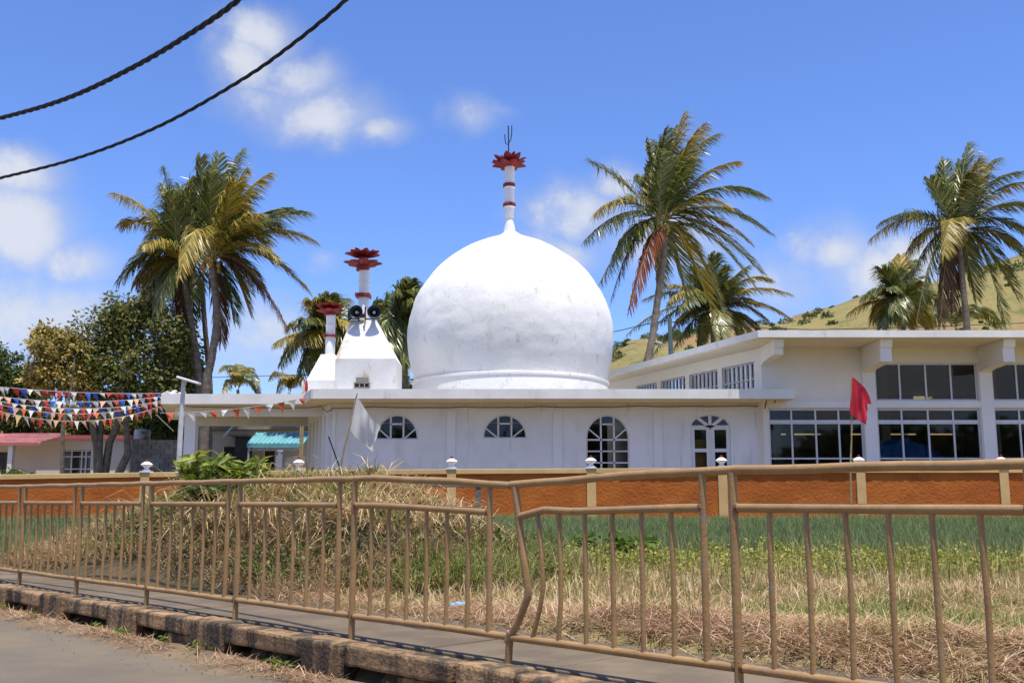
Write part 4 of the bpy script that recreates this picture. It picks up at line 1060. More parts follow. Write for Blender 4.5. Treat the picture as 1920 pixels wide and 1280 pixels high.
for i, px in enumerate((1462, 1492, 1528, 1560, 1590)):
    c = Vector((hx(px) + .1, HY + 1.4 + .2 * (i % 2), GZ + .03)); t_ = thing('stacked_chair', c, ['leftmost', 'second', 'third', 'fourth', 'rightmost'][i] + ' dark chair behind the hall glass left of the red flag', 'chair', 'chairs inside the hall')
    MB().box(c.x - .22, c.x + .22, c.y - .22, c.y + .22, c.z + .43, c.z + .48).build('seat', 'black_plastic', t_, bevel=.01)
    MB().hexa([(c.x - .22, c.y + .2, c.z + .5), (c.x + .22, c.y + .2, c.z + .5), (c.x + .22, c.y + .24, c.z + .5), (c.x - .22, c.y + .24, c.z + .5), (c.x - .2, c.y + .27, c.z + 1.25), (c.x + .2, c.y + .27, c.z + 1.25), (c.x + .2, c.y + .31, c.z + 1.25), (c.x - .2, c.y + .31, c.z + 1.25)]).build('backrest', 'black_plastic', t_)
    for sx in (-1, 1):
        for sy in (-1, 1): MB().tube([(c.x + sx * .2, c.y + sy * .2, c.z), (c.x + sx * .19, c.y + sy * .19, c.z + .44)], .014, 6).build('leg', 'black_plastic', t_)
for px, w in ((1592, .9), (1500, .5)):
    c = Vector((hx(px) + .6, 38.5, GZ + .03)); o = MB().box(c.x, c.x + w, 38.5, 38.8, GZ + .03, 2.2).build('cupboard', 'yellow_paint', None, bevel=.02); rebase(o, c); tag(o, ('wide' if w > .6 else 'narrow') + ' ochre cupboard deep inside the hall', 'cupboard', 'cupboards in the hall')

# ================================================================== FAR YARD: houses, wall, awning
hp = thing('white_house', (-23, 52, GZ), 'low white house with pink roof edge behind the bunting at far left', 'house')
HYY = 50.
X0, X1 = xat(-160, HYY, 850), xat(243, HYY, 850); zr = zat(824, HYY)
hw_ = MB(); wr = rect(xat(115, HYY), xat(172, HYY), zat(905, HYY) if False else 1.2, zat(843, HYY))
wl = rect(xat(-12, HYY), xat(14, HYY), GZ, zat(847, HYY))
wall_holes(hw_, (0, HYY, 0), U, V, NN, rect(X0, X1, GZ - .1, zr), [wr, wl], .15); hw_.build('wall', 'house_white', hp)
MB().box(X1 - .2, X1, HYY + .16, HYY + 7, GZ, zr - .01).build('side_wall', 'house_white', hp)
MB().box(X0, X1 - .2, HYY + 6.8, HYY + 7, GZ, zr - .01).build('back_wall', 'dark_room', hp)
MB().box(X0 - .2, X1 + .15, HYY - .35, HYY + 7.2, zr + .002, zat(815.5, HYY - .35)).build('roof', 'pink', hp)
w = MB(); yy = HYY + .08
for x in (115, 134, 153, 161, 171): w.box(xat(x, yy), xat(x, yy) + .07, yy - .03, yy + .03, 1.2, zat(843.5, yy))
for y in (846, 857, 880): w.box(xat(115, yy), xat(172, yy), yy - .025, yy + .025, zat(y, yy), zat(y, yy) + .06)
wo_ = w.build('window', 'alu', hp)
for a, b in ((115, 134), (134, 153), (153, 172)): MB().add([(xat(a, yy), yy + .04, 1.2), (xat(b, yy), yy + .04, 1.2), (xat(b, yy), yy + .04, zat(844, yy)), (xat(a, yy), yy + .04, zat(844, yy))], [(0, 1, 2, 3)]).build('pane', 'glass', wo_)
cu = MB(); 
for i in range(22):
    a = xat(116, yy) + i * .068; cu.add([(a, yy + .2 + .04 * (i % 2), 1.2), (a + .068, yy + .2 + .04 * ((i + 1) % 2), 1.2), (a + .068, yy + .2 + .04 * ((i + 1) % 2), zat(846, yy)), (a, yy + .2 + .04 * (i % 2), zat(846, yy))], [(0, 1, 2, 3)])
cu.build('curtain', 'curtain', wo_)
MB().box(xat(-12, HYY), xat(14, HYY), HYY + .1, HYY + .14, GZ, zat(847, HYY)).build('door', 'dark_grey', hp)
# tiled porch roof at its left: each tile course stands proud
y0 = 46.3; pr_ = MB().hexa([(xat(-150, y0), y0, zat(834, y0)), (xat(73, y0), y0, zat(834, y0)), (xat(70, HYY - .4), HYY - .4, zat(817, HYY) - .0), (xat(-150, y0), HYY - .4, zat(817, HYY)), (xat(-150, y0), y0, zat(830, y0)), (xat(75, y0), y0, zat(830, y0)), (xat(66, HYY - .4), HYY - .4, zat(813.5, HYY)), (xat(-150, y0), HYY - .4, zat(813.5, HYY))]).build('porch_roof', 'pink', hp)
for r_ in range(6):
    f0, f1_ = r_ / 6, (r_ + .82) / 6
    for c_i in range(17):
        xa = xat(-40, y0) + c_i * .165 * 1.0; 
        Pq = lambda f: (y0 + (HYY - .4 - y0) * f, zat(830, y0) + (zat(813.5, HYY) - zat(830, y0)) * f)
        (ya, za), (yb_, zb_) = Pq(f0), Pq(f1_)
        if xa + .16 > xat(73, y0): continue
        MB().hexa([(xa, ya, za + .01), (xa + .15, ya, za + .01), (xa + .15, yb_, zb_ + .01), (xa, yb_, zb_ + .01), (xa + .02, ya, za + .08), (xa + .13, ya, za + .08), (xa + .13, yb_, zb_ + .03), (xa + .02, yb_, zb_ + .03)]).build('tile', 'pink_light', pr_)
MB().box(xat(17, y0 + .3), xat(25, y0 + .3), y0 + .2, y0 + .5, GZ, zat(834, y0)).build('porch_post', 'house_white', hp)
# grey block wall, each block laid
gy = 46.5; gw = thing('block_wall', (xat(290, gy), gy, GZ), 'weathered grey concrete block wall between the trees and the porch', 'wall')
gx0, gx1 = xat(250, gy), xat(352, gy); gzt = zat(823, gy); bh_ = .21; r_ = 0; z = GZ
proto = None
while z < gzt - .05:
    x = gx0 - (.2 if r_ % 2 else 0)
    while x < gx1:
        a, b = max(x, gx0), min(x + .4, gx1)
        if b - a > .06: MB().box(a + .006, b - .006, gy - rng.uniform(0, .012), gy + .2, z + .005, z + bh_ - .006).build('block', 'block_grey', gw)
        x += .41
    z += bh_; r_ += 1
MB().box(gx0 + .01, gx1 - .01, gy + .03, gy + .17, GZ - .1, gzt - .03).build('mortar', 'block_grey', gw)
# water tank behind it
tk0 = at(262, 823, 48.5); tt = thing('water_tank', (tk0.x, 48.7, gzt - .6), 'pale blue-grey water tank above the block wall', 'tank')
MB().box(xat(250, 48.5, 815), xat(276, 48.5, 815), 48.4, 49.2, GZ, zat(823, 48.5)).build('stand', 'block_grey', tt)
tkm = MB(); r_ = .38; zt0 = zat(823, 48.5); tkm.lathe([(r_ * .96, 0), (r_, .03), (r_, .18), (r_ * 1.03, .2), (r_, .22), (r_, .40), (r_ * .9, .46), (.1, .5)], (tk0.x, 48.8, zt0), 20).build('body', 'tank', tt, True)
# yard house with the turquoise awning
ay = 52.; ah = thing('yard_house', (xat(500, ay), ay, GZ), 'weathered concrete yard house with a turquoise corrugated awning seen under the porch', 'house')
azr = zat(797, ay)
aw = MB(); wall_holes(aw, (0, ay, 0), U, V, NN, rect(xat(366, ay), xat(600, ay), GZ - .1, zat(790, ay)), [rect(xat(417, ay), xat(440, ay), 1.6, zat(837, ay)), rect(xat(494, ay), xat(515, ay), GZ, zat(845, ay))], .15); aw.build('wall', 'soffit', ah)
MB().box(xat(360, ay), xat(610, ay), ay - .5, ay + 6, zat(806, ay), zat(786, ay)).build('roof_band', 'block_grey', ah)
MB().box(xat(417, ay), xat(440, ay), ay + .2, ay + .25, 1.4, zat(836, ay)).build('window', 'dark_grey', ah)
MB().box(xat(494, ay), xat(515, ay), ay + .2, ay + .25, GZ, zat(844, ay)).build('door', 'dark_grey', ah)
MB().box(xat(441, 51), xat(463, 51), 50.9, ay - .02, GZ, zat(818, 51)).build('pier', 'dark_grey', ah)
MB().box(xat(427, 50.7), xat(464, 50.7), 50.6, ay - .03, zat(818, 51) + .005, zat(814, 51)).build('pier_cap', 'block_grey', ah)
MB().bar(at(417, 820, 50.5), at(437, 798, 50.8), .08).build('pipe', 'pole_paint', ah)
# awning: ribbed sheet, each rib sheet its own piece
n = 13; xa, xb = xat(462, 49.6), xat(569, 49.6)
for i in range(n):
    m = MB(); a = xa + (xb - xa) * i / n; b = xa + (xb - xa) * (i + 1) / n; pro = [(0, 0), (.12, .035), (.3, .035), (.42, 0), (.7, 0), (.98, 0)]
    top_y, bot_y = 51.3, 49.6; zt_, zb_ = zat(811, top_y), zat(831, bot_y)
    for (u, h) in pro: x = a + (b - a) * u; xs_ = x + (.04 if i == 0 else 0); m.v += [(x, top_y, zt_ + h), (x, bot_y, zb_ + h), (x, bot_y, zb_ + h - .22)]
    for q in range(len(pro) - 1): m.f += [(q * 3, q * 3 + 1, q * 3 + 4, q * 3 + 3), (q * 3 + 1, q * 3 + 2, q * 3 + 5, q * 3 + 4)]
    m.build('awning_sheet', 'turquoise', ah)
af = MB()
for x in (466, 566): af.bar((xat(x, 49.7), 49.7, GZ), (xat(x, 49.7), 49.7, zat(833, 49.7)), .07)
af.bar(at(466, 843, 49.7), at(566, 843, 49.7), .06); af.bar(at(466, 836, 49.7), at(566, 836, 49.7), .05); af.build('awning_frame', 'pole_paint', ah)
# low rendered wall with its own urn, in the yard
lw = thing('yard_wall', (xat(540, 45.), 45., GZ), 'short rough white yard wall topped by one urn, seen under the porch', 'wall')
MB().box(xat(518, 45), xat(572, 45), 45, 45.2, GZ - .05, zat(854, 45)).build('wall', 'block_grey', lw)
MB().box(xat(518, 45), xat(530, 45), 44.95, 45.25, GZ - .05, zat(854, 45) + .02).build('pillar', 'house_white', lw)
zu = zat(854, 45) + .02; uu_ = MB().lathe(urn, (xat(524, 45), 45.1, zu), 14).build('finial', 'white_clean', lw, True)
MB().lathe([(.035, 0), (.045, .02), (.012, .06)], (xat(524, 45), 45.1, zu + .266), 8).build('tip', 'red_paint', uu_)
# bamboo poles leaning at the porch back
for i, px in enumerate((563, 567)):
    o = MB().tube([(xat(px, 40), 40, GZ), at(px + 1, 797, 40.4)], .04, 7).build('bamboo_pole', 'bamboo', None, True); rebase(o, (xat(px, 40), 40, GZ)); tag(o, ('left' if i == 0 else 'right') + ' of two upright bamboo poles at the back of the porch', 'pole', 'bamboo poles behind the porch')

# street light and power pole beyond the hall
py_ = 50.; pb_ = thing('power_pole', (xat(1257, py_), py_, GZ), 'grey-green power pole with a street lamp above the hall roof', 'pole')
MB().tube([(xat(1258, py_, 700), py_, GZ), at(1258, 660, py_), at(1255.5, 596, py_)], [.15, .125, .10], 10).build('post', 'pole_green', pb_, True)
MB().tube([at(1257, 652, py_), at(1245, 645, py_ - .2), at(1238, 642, py_ - .3)], .025, 6).build('arm', 'pole_paint', pb_)
MB().bar(at(1240, 643.5, py_ - .3), at(1219, 635.5, py_ - .5), .22, .10).build('lamp_head', 'lamp_white', pb_, bevel=.03)
def line(name, label, pts, r, Ys):
    P = [at(x, y, Y) for (x, y), Y in zip(pts, Ys)]; o = MB().tube(P, r, 6).build(name, 'cable', None, True)
    rebase(o, P[0]); tag(o, label, 'cable')
line('power_line', 'thin power line running behind the dome to the power pole', [(560, 704), (760, 690), (900, 660), (1100, 631), (1160, 620), (1210, 608), (1256, 600)], .022, [70, 64, 60, 55, 53, 51.5, 50])
line('power_line', 'thin power line sagging right from the power pole over the hall', [(1256, 603), (1330, 609), (1430, 615), (1520, 618), (1700, 614), (1960, 604)], .022, [50, 51, 52, 53, 55, 58])
line('power_line', 'thin power line crossing behind the left palms towards the minarets', [(-40, 700), (150, 705), (370, 708), (480, 705), (600, 701)], .02, [56, 58, 60, 62, 66])

# heavy twisted overhead cables, near the camera
def twisted(label, ctrl, r, pitch, strands):
    P = [at(x, y, Y) for x, y, Y in ctrl]
    def cr(i, t_):
        p0, p1, p2, p3 = P[max(i - 1, 0)], P[i], P[i + 1], P[min(i + 2, len(P) - 1)]
        return .5 * (2 * p1 + (p2 - p0) * t_ + (2 * p0 - 5 * p1 + 4 * p2 - p3) * t_ ** 2 + (3 * p1 - p0 - 3 * p2 + p3) * t_ ** 3)
    path = [cr(i, k / 60) for i in range(len(P) - 1) for k in range(60)] + [P[-1]]
    t_ = thing('overhead_cable', path[0], label, 'cable', 'twisted overhead cables')
    for sidx in range(strands):
        pts = []; L = 0
        for i, p in enumerate(path):
            d = (path[min(i + 1, len(path) - 1)] - path[max(i - 1, 0)]).normalized(); L += (p - path[i - 1]).length if i else 0
            x = d.cross(Vector((0, 0, 1))).normalized(); y = x.cross(d); a = 2 * math.pi * (L / pitch + sidx / strands)
            pts.append(p + (x * math.cos(a) + y * math.sin(a)) * r)
        MB().tube(pts, r * 1.02, 7).build('strand', 'cable', t_, True)
twisted('thicker upper twisted black cable across the top left of the sky', [(-420, 300, 15.5), (-200, 270, 14), (0, 222, 12.2), (130, 183, 11.2), (260, 121, 10.2), (370, 55, 9.3), (450, -2, 8.7), (600, -130, 7.7), (760, -300, 6.7)], .0145, .50, 3)
twisted('thinner lower twisted black cable across the top left of the sky', [(-420, 415, 16.5), (-200, 380, 15), (0, 334, 13.2), (150, 295, 12.2), (300, 236, 11.2), (450, 152, 10.2), (550, 82, 9.5), (652, -3, 8.8), (780, -130, 7.8), (950, -330, 6.7)], .0105, .62, 3)

# ================================================================== PALMS
def frond(parent, base, tip, arch_, Lm, kind, wind=0., dens=88, seed=0):
    base, tip = Vector(base), Vector(tip); ln = (tip - base).length
    ctrl = base.lerp(tip, .45) + Vector((0, 0, arch_ * ln)) + Vector((rng.uniform(-.04, .04), rng.uniform(-.04, .04), 0)) * ln
    rise = (tip - base).normalized().z
    if rise <= .55: ctrl += Vector((0, 0, .07 * ln))
    if rise > .55: ctrl += Vector((-.10 * wind * 2, 0, .16)) * ln * (rise - .3)
    t_ = np.linspace(0, 1, 60); b, c, e = np.array(base), np.array(ctrl), np.array(tip)
    C = ((1 - t_) ** 2)[:, None] * b + (2 * t_ * (1 - t_))[:, None] * c + (t_ ** 2)[:, None] * e
    T = unit(np.gradient(C, axis=0))
    ts = np.repeat(np.linspace(.10, .995, dens), 2); n = len(ts); sg = np.tile([-1., 1.], dens)
    ts = np.clip(ts + nr.uniform(-.008, .008, n), 0, 1)
    idx = np.clip((ts * 59).astype(int), 0, 59); P = C[idx]; Tt = T[idx]
    up = np.tile([0., 0., 1.], (n, 1)); S = np.cross(Tt, up); nrm = np.linalg.norm(S, axis=1, keepdims=True)
    S = np.where(nrm < .2, np.cross(Tt, np.tile([0., 1., 0.], (n, 1))), S); S = unit(S); Nn = unit(np.cross(S, Tt))
    prof = np.clip(np.sin(np.pi * (.12 + .83 * ts)), 0, 1) ** .6
    L = Lm * prof * nr.uniform(.82, 1.12, n) + .08
    fwd = .45 + .55 * ts[:, None]
    droop = 1.0 if kind not in ('dead', 'brown') else 1.7
    D1 = unit(S * sg[:, None] * .62 + Tt * fwd * 1.35 + Nn * .10 + np.array([wind * .8, wind * .1, -.28 * droop]) + nr.normal(size=(n, 3)) * .08)
    D2 = unit(D1 * .75 + np.array([wind * 1.2, wind * .15, -.80 * droop]) + nr.normal(size=(n, 3)) * .13)
    W = nr.uniform(.038, .066, n) * (.55 + .55 * prof)
    Sd = unit(np.cross(D1, Nn) + nr.normal(size=(n, 3)) * .25)
    V, lo, si = blade_arrays(P, D1, D2, L, W, Sd)
    v = np.repeat(np.clip(nr.normal(.45, .22, n) + .22 * (ts - .4), 0, 1), 5)
    # rachis, four-sided
    base_i = len(V); rr = np.linspace(.045, .008, 16) * (ln / 4.5) ** .5; RV = []; lo2 = []; si2 = []
    ci = np.linspace(0, 59, 16).astype(int)
    for q, i in enumerate(ci):
        s_ = unit(np.cross(T[i], [0, 0, 1.]) + 1e-6); u_ = np.cross(s_, T[i])
        for (a, b_) in ((1, 0), (0, 1), (-1, 0), (0, -1)): RV.append(C[i] + (s_ * a + u_ * b_) * rr[q])
    for q in range(15):
        for k in range(4): lo2 += [base_i + q * 4 + k, base_i + q * 4 + (k + 1) % 4, base_i + q * 4 + 4 + (k + 1) % 4, base_i + q * 4 + 4 + k]; si2.append(4)
    V = np.concatenate([V, np.array(RV)]); v = np.concatenate([v, np.zeros(len(RV))])
    o = np_mesh('frond', V, np.concatenate([lo, lo2]), np.concatenate([si, si2]), ['frond_' + kind, 'rachis_dead' if kind in ('dead', 'brown') else 'rachis'], v, parent)
    mi = np.zeros(len(o.data.polygons), 'i'); mi[len(si):] = 1; o.data.polygons.foreach_set('material_index', mi)
    return o
def palm(label, crown, Y, trunk_px, tips, rnd=0, rnd_r=0, wind=.3, r0=.17, nuts=8, Lm=1.45, ycol=.12, extra_up=0):
    """tips: (px, py[, kind[, arch[, depth]]]); trunk_px: points from crown downwards"""
    c = at(*crown, Y); foot = at(*trunk_px[-1], Y)
    t_ = thing('palm_tree', (foot.x, Y, GZ), label, 'palm tree', 'coconut palms')
    pts = [c - Vector((0, 0, .1))] + [at(x, y, Y) for x, y in trunk_px]; last = pts[-1]; last = Vector((last.x, Y, GZ - .1)); pts[-1] = last
    fine = []
    for i in range(len(pts) - 1):
        p0, p1, p2, p3 = pts[max(i - 1, 0)], pts[i], pts[i + 1], pts[min(i + 2, len(pts) - 1)]
        for k in range(10):
            u = k / 10; fine.append(.5 * (2 * p1 + (p2 - p0) * u + (2 * p0 - 5 * p1 + 4 * p2 - p3) * u ** 2 + (3 * p1 - p0 - 3 * p2 + p3) * u ** 3))
    fine.append(pts[-1]); n = len(fine)
    rad = [r0 * (.78 + .5 * (i / n) ** 2.5) * (1.05 if i % 2 else .97) for i in range(n)]
    MB().tube(fine, rad, 12).build('trunk', 'palm_trunk', t_, True)
    k_ = Y / F
    allt = [(*q, *(None,) * (5 - len(q))) for q in tips]
    for i in range(rnd):
        a = rng.uniform(0, 2 * math.pi); el = rng.uniform(-.6, 1.1); r_ = rnd_r * rng.uniform(.75, 1.05)
        dx = math.cos(a) * math.cos(el); dyy = math.sin(a) * math.cos(el)
        allt.append((crown[0] + dx * r_ + 12 * wind, crown[1] - math.sin(el) * r_ * .9 + r_ * .15, None, None, dyy * r_ * k_))
    for (x, y, kind, ar, dp) in allt:
        px_len = math.hypot(x - crown[0], y - crown[1]) * k_
        full = max(px_len * 1.02, 115 * k_ if not rnd_r else rnd_r * .8 * k_)
        if dp is None: dp = math.sqrt(max(0, full ** 2 - px_len ** 2)) * rng.choice((-1, 1)) * .9 + rng.uniform(-.5, .5)
        tip = at(x, y, Y + dp)
        upness = (crown[1] - y) / (abs(x - crown[0]) + abs(y - crown[1]) + 1)
        if ar is None: ar = .34 + .12 * rng.random() if upness < .5 else .14 + .08 * rng.random()
        if upness < -.75: ar = max(ar, .3)
        kd = kind or ('yellow' if rng.random() < ycol else 'green')
        b = c + Vector((rng.uniform(-.12, .12), rng.uniform(-.12, .12), rng.uniform(-.05, .3)))
        out = Vector((x - crown[0], 0, 0)).normalized() if abs(x - crown[0]) > 4 else Vector()
        frond(t_, b + out * .1, tip, ar, Lm * rng.uniform(.88, 1.1), kd, wind * (1 if kd not in ('dead', 'brown') else .4))
    for i in range(nuts):
        a = rng.uniform(0, 2 * math.pi); p = c + Vector((math.cos(a) * .38, math.sin(a) * .38, rng.uniform(-.5, .05)))
        MB().lathe([(.02, -.14), (.09, -.10), (.12, 0), (.09, .09), (.02, .13)], p, 9).build('coconut', 'coconut', t_, True)
    return t_
D_, Yw_, B_ = 'dead', 'yellow', 'brown'
palm('tall coconut palm with one rust-red dead frond, right of the dome', (1241, 418), 47, [(1246, 470), (1236, 540), (1222, 640), (1206, 730), (1196, 900)],
     [(1107, 303, None, .10), (1112, 402, Yw_, .5), (1096, 450), (1122, 535), (1146, 560, B_), (1180, 582, D_, .22, -1.5), (1236, 545, None), (1281, 214, None, .12), (1217, 268, None, .05), (1250, 245, None, .06), (1318, 236, Yw_, .18), (1343, 252, None, .22),
      (1384, 304, Yw_, .25), (1437, 372, None, .34), (1447, 440, None, .32), (1406, 455, Yw_, .3), (1430, 512, None, .28), (1420, 545, None, .28), (1360, 598, Yw_, .3, -1.6), (1338, 592, None, .34, 1.4), (1362, 385, Yw_, .3, -2.5), (1295, 300, None, .1, -1.5), (1200, 330, None, .2, 2), (1150, 480, None, .3, 2), (1290, 560, None, .35, 2), (1268, 235, None, .1, 1.5), (1300, 260, None, .12, 1.2), (1240, 290, None, .08, -1.2), (1275, 290, None, .1, 1), (1225, 300, None, .1, .5)], wind=.42, nuts=13, r0=.19)
palm('coconut palm with dark drooping fronds at the right edge', (1798, 440), 50, [(1800, 480), (1808, 560), (1814, 640), (1818, 900)],
     [(1816, 270, None, .06), (1770, 303, None, .08), (1742, 336, None, .12), (1866, 298, None, .2), (1912, 322, None, .28), (1946, 346, Yw_, .3), (1940, 390, None, .34), (1946, 452, None, .35), (1925, 484, None, .32), (1648, 418, None, .32), (1629, 450, None, .42), (1700, 470, Yw_, .5), (1706, 520, None, .4), (1718, 606, None, .42),
      (1764, 606, B_, .35, -.8), (1788, 580, B_, .3), (1908, 556, None, .4), (1886, 606, None, .38), (1770, 480, Yw_, .5, -3), (1800, 300, None, .06, 1), (1835, 300, None, .1, -1), (1780, 340, None, .1, 1), (1830, 560, None, .35, 1.5), (1850, 330, None, .15, 1), (1815, 330, None, .08, -.8), (1760, 370, None, .12, .8)], wind=.42, nuts=8, r0=.17, ycol=.1)
palm('tallest coconut palm of the left cluster, golden fronds fanned above the porch', (397, 488), 43, [(402, 540), (406, 600), (398, 665), (386, 740), (382, 900)],
     [(452, 283, None, .08), (409, 290, None, .05), (500, 328, None, .2), (458, 320, Yw_, .12), (576, 398, None, .26), (589, 452, Yw_, .32), (577, 545, Yw_, .36), (538, 616, B_, .32), (468, 585, None, .36), (440, 602, None, .34), (416, 640, B_, .25), (376, 296, None, .08), (337, 516, Yw_, .85, -3.2), (520, 488, Yw_, .35, -2), (545, 390, None, .25, 1.5), (430, 320, None, .1, 1.2), (395, 330, None, .06, -1), (480, 400, Yw_, .2, -2), (520, 420, None, .25, 2), (365, 340, None, .1, 1), (440, 340, None, .1, -1.5), (470, 360, None, .14, 1.4), (415, 350, None, .08, 1), (490, 540, Yw_, .36, 1.5)], wind=.3, nuts=10, ycol=.12, r0=.18)
palm('left coconut palm of the cluster with long yellow fronds drooping left', (342, 500), 44.5, [(346, 530), (358, 600), (370, 680), (376, 760), (378, 900)],
     [(306, 320, None, .05), (217, 364, Yw_, .22), (229, 420, Yw_, .4), (221, 526, None, .6), (254, 535, Yw_, .45), (292, 586, None, .42), (340, 610, B_, .3), (338, 352, None, .08), (367, 342, None, .1), (270, 460, Yw_, .4, -2), (300, 400, None, .15, 1), (322, 370, None, .1, -1), (350, 380, None, .1, 1), (258, 600, Yw_, .45, 1.5), (360, 600, None, .34, 1.5), (280, 410, Yw_, .2, 1.5), (310, 350, None, .1, 1)], wind=.12, nuts=8, ycol=.15, r0=.17)
palm('slimmer coconut palm of the cluster, its pale trunk between the other two', (377, 470), 47, [(379, 530), (384, 610), (392, 700), (393, 760), (392, 900)], [], 16, 150, .3, .145, 6)
palm('small coconut palm rising behind the two minarets', (612, 640), 52, [(614, 680), (614, 740), (614, 900)],
     [(617, 552), (584, 564, None, .12), (643, 560), (567, 598, None, .2), (517, 642, Yw_, .22), (526, 684, None, .4), (561, 710, None, .4), (652, 612), (600, 560), (660, 660), (575, 640, Yw_), (585, 690), (640, 700), (545, 612, None, .2), (630, 580), (595, 600)], wind=.25, nuts=5, r0=.15)
palm('coconut palm pressed against the left side of the dome', (752, 612), 46, [(756, 660), (760, 740), (762, 900)],
     [(768, 524), (790, 545), (709, 568, None, .22), (712, 622, None, .4), (746, 706, Yw_, .4), (737, 552), (761, 680), (775, 560), (724, 590), (725, 660), (800, 600), (755, 545), (740, 690, None, .4), (782, 660, None, .4), (765, 535, None, .1)], wind=.25, nuts=6, r0=.16)
palm('broad coconut palm behind the hall roof, under the tall palm', (1336, 588), 56, [(1338, 640), (1340, 720), (1340, 900)],
     [(1482, 552, Yw_, .28), (1483, 598, Yw_, .3), (1174, 628, None, .3), (1205, 562, None, .3), (1250, 535, Yw_, .2), (1340, 478), (1446, 526), (1222, 668, None, .34), (1265, 650, None, .3), (1400, 500), (1300, 500), (1420, 570, None, .28), (1290, 560), (1380, 520), (1310, 650), (1390, 640), (1430, 630, None, .3), (1360, 500), (1330, 510), (1270, 600, Yw_, .25)], 14, 125, wind=.3, nuts=6, r0=.2, Lm=1.05)
palm('shorter coconut palm half hidden left of the right-edge palm', (1692, 575), 58, [(1694, 640), (1694, 900)],
     [(1688, 480), (1654, 504), (1700, 506), (1592, 586, Yw_, .3), (1653, 614, None, .4), (1725, 520), (1745, 560), (1740, 610, Yw_), (1670, 500), (1710, 490), (1680, 510), (1660, 540), (1700, 610)], 8, 85, wind=.15, nuts=4, r0=.18, ycol=.15)
palm('low coconut palm just showing over the hall roof at right', (1790, 618), 62, [(1790, 660), (1790, 900)], [(1722, 574, Yw_, .2), (1845, 590, Yw_, .2), (1760, 560), (1870, 612), (1820, 570), (1740, 612)], wind=.2, nuts=0, r0=.16)
palm('distant little palm over the porch roof, right of the trunk cluster', (446, 728), 85, [(446, 760), (446, 900)], [(443, 683), (412, 695), (470, 690), (482, 725), (418, 742), (428, 690), (486, 745), (455, 688), (462, 706), (436, 700)], wind=.3, nuts=0, r0=.16, Lm=1.1, ycol=.5)
palm('distant little palm over the porch roof, beside the rear minaret', (542, 735), 88, [(542, 760), (542, 900)], [(505, 712), (545, 706), (562, 710), (520, 735), (570, 735), (530, 708), (555, 706)], wind=.4, nuts=0, r0=.16, Lm=1.1, ycol=.4)

# ================================================================== BROADLEAF TREES
def tree(label, foot_px, Y, forks, blobs, leafm, n_leaf, lsize, trunk_r=.16, bark='bark', name='broadleaf_tree', dens_clump=26):
    """forks: trunk polyline px lists; blobs: (px,py,rx,ry)"""
    f = at(*foot_px, Y); f.z = GZ
    t_ = thing(name, f, label, 'tree', 'trees left of the porch')
    k = Y / F
    tr_ = MB(); ends = []
    for fk in forks:
        P = [Vector((at(*foot_px, Y).x, Y, GZ - .1))] + [at(x, y, Y + rng.uniform(-.3, .3)) for x, y in fk]
        n = len(P); tr_.tube(P, [trunk_r * (1 - .7 * i / (n - 1)) for i in range(n)], 8); ends.append(P[-1])
    P_all, T_all = [], []
    tot = sum(b[2] * b[3] for b in blobs)
    for (x, y, rx, ry) in blobs:
        c = at(x, y, Y + rng.uniform(-.8, .8)); e = min(ends, key=lambda q: (q - c).length)
        mid = e.lerp(c, .5) + Vector((rng.uniform(-.2, .2), rng.uniform(-.2, .2), .15))
        tr_.tube([e, mid, c], [trunk_r * .34, trunk_r * .24, trunk_r * .12], 6)
        nc = max(8, int(dens_clump * rx * ry / 1800)); nl = int(n_leaf * rx * ry / tot / nc)
        for q in range(nc):
            u = unit(nr.normal(size=3)); rad = nr.uniform(.45, 1.0)
            cc = np.array(c) + u * np.array([rx * k, (rx + ry) / 2 * k, ry * k]) * rad
            m2 = c.lerp(Vector(cc), .6) + Vector((0, 0, -.08)); tr_.tube([c, m2, Vector(cc)], [.035, .025, .010], 4, False)
            sp = .19 * (rx + ry) / 2 * k * nr.uniform(.6, 1.3)
            P = cc + nr.normal(size=(nl, 3)) * sp * [1, 1, .75]; P_all.append(P); T_all.append(unit((P - cc) + nr.normal(size=(nl, 3)) * sp * .9 + [0, 0, -.1]))
    tr_.build('trunk', bark, t_, True)
    P = np.concatenate(P_all); T = np.concatenate(T_all); n = len(P)
    leaves('crown', P, nr.uniform(.7, 1.3, n) * lsize, nr.uniform(.38, .6, n) * lsize, leafm, T, None, t_)
    return t_
tree('big olive-green tree with bare twigs on top, left of the palm cluster', (190, 885), 44.5, [[(182, 840), (172, 790), (180, 740), (200, 690)], [(205, 830), (232, 770), (240, 700), (262, 650)], [(186, 845), (190, 790), (215, 730)], [(240, 850), (236, 790), (262, 740), (300, 700)]],
     [(190, 640, 62, 60), (250, 610, 66, 58), (310, 640, 52, 60), (235, 575, 45, 28), (170, 690, 55, 45), (250, 690, 75, 50), (330, 700, 40, 50), (200, 740, 80, 30), (290, 745, 60, 28), (285, 585, 36, 30)], 'leaf_olive', 12500, .24, .21)
tree('dark leafy tree between the big olive tree and the palm trunks', (338, 890), 48, [[(338, 800), (335, 720), (338, 660)]],
     [(335, 650, 30, 40), (345, 700, 34, 45), (320, 740, 50, 40), (330, 790, 45, 40)], 'leaf_dark', 4500, .32, .13)
tree('yellowing tree with sparse golden leaves behind the bunting', (120, 890), 43.2, [[(118, 800), (112, 730), (108, 660)], [(118, 800), (135, 720), (140, 670)]],
     [(105, 640, 40, 38), (130, 670, 42, 45), (85, 660, 30, 40), (105, 705, 62, 36), (75, 620, 14, 14), (150, 720, 40, 26)], 'leaf_yellow', 7000, .22, .11)
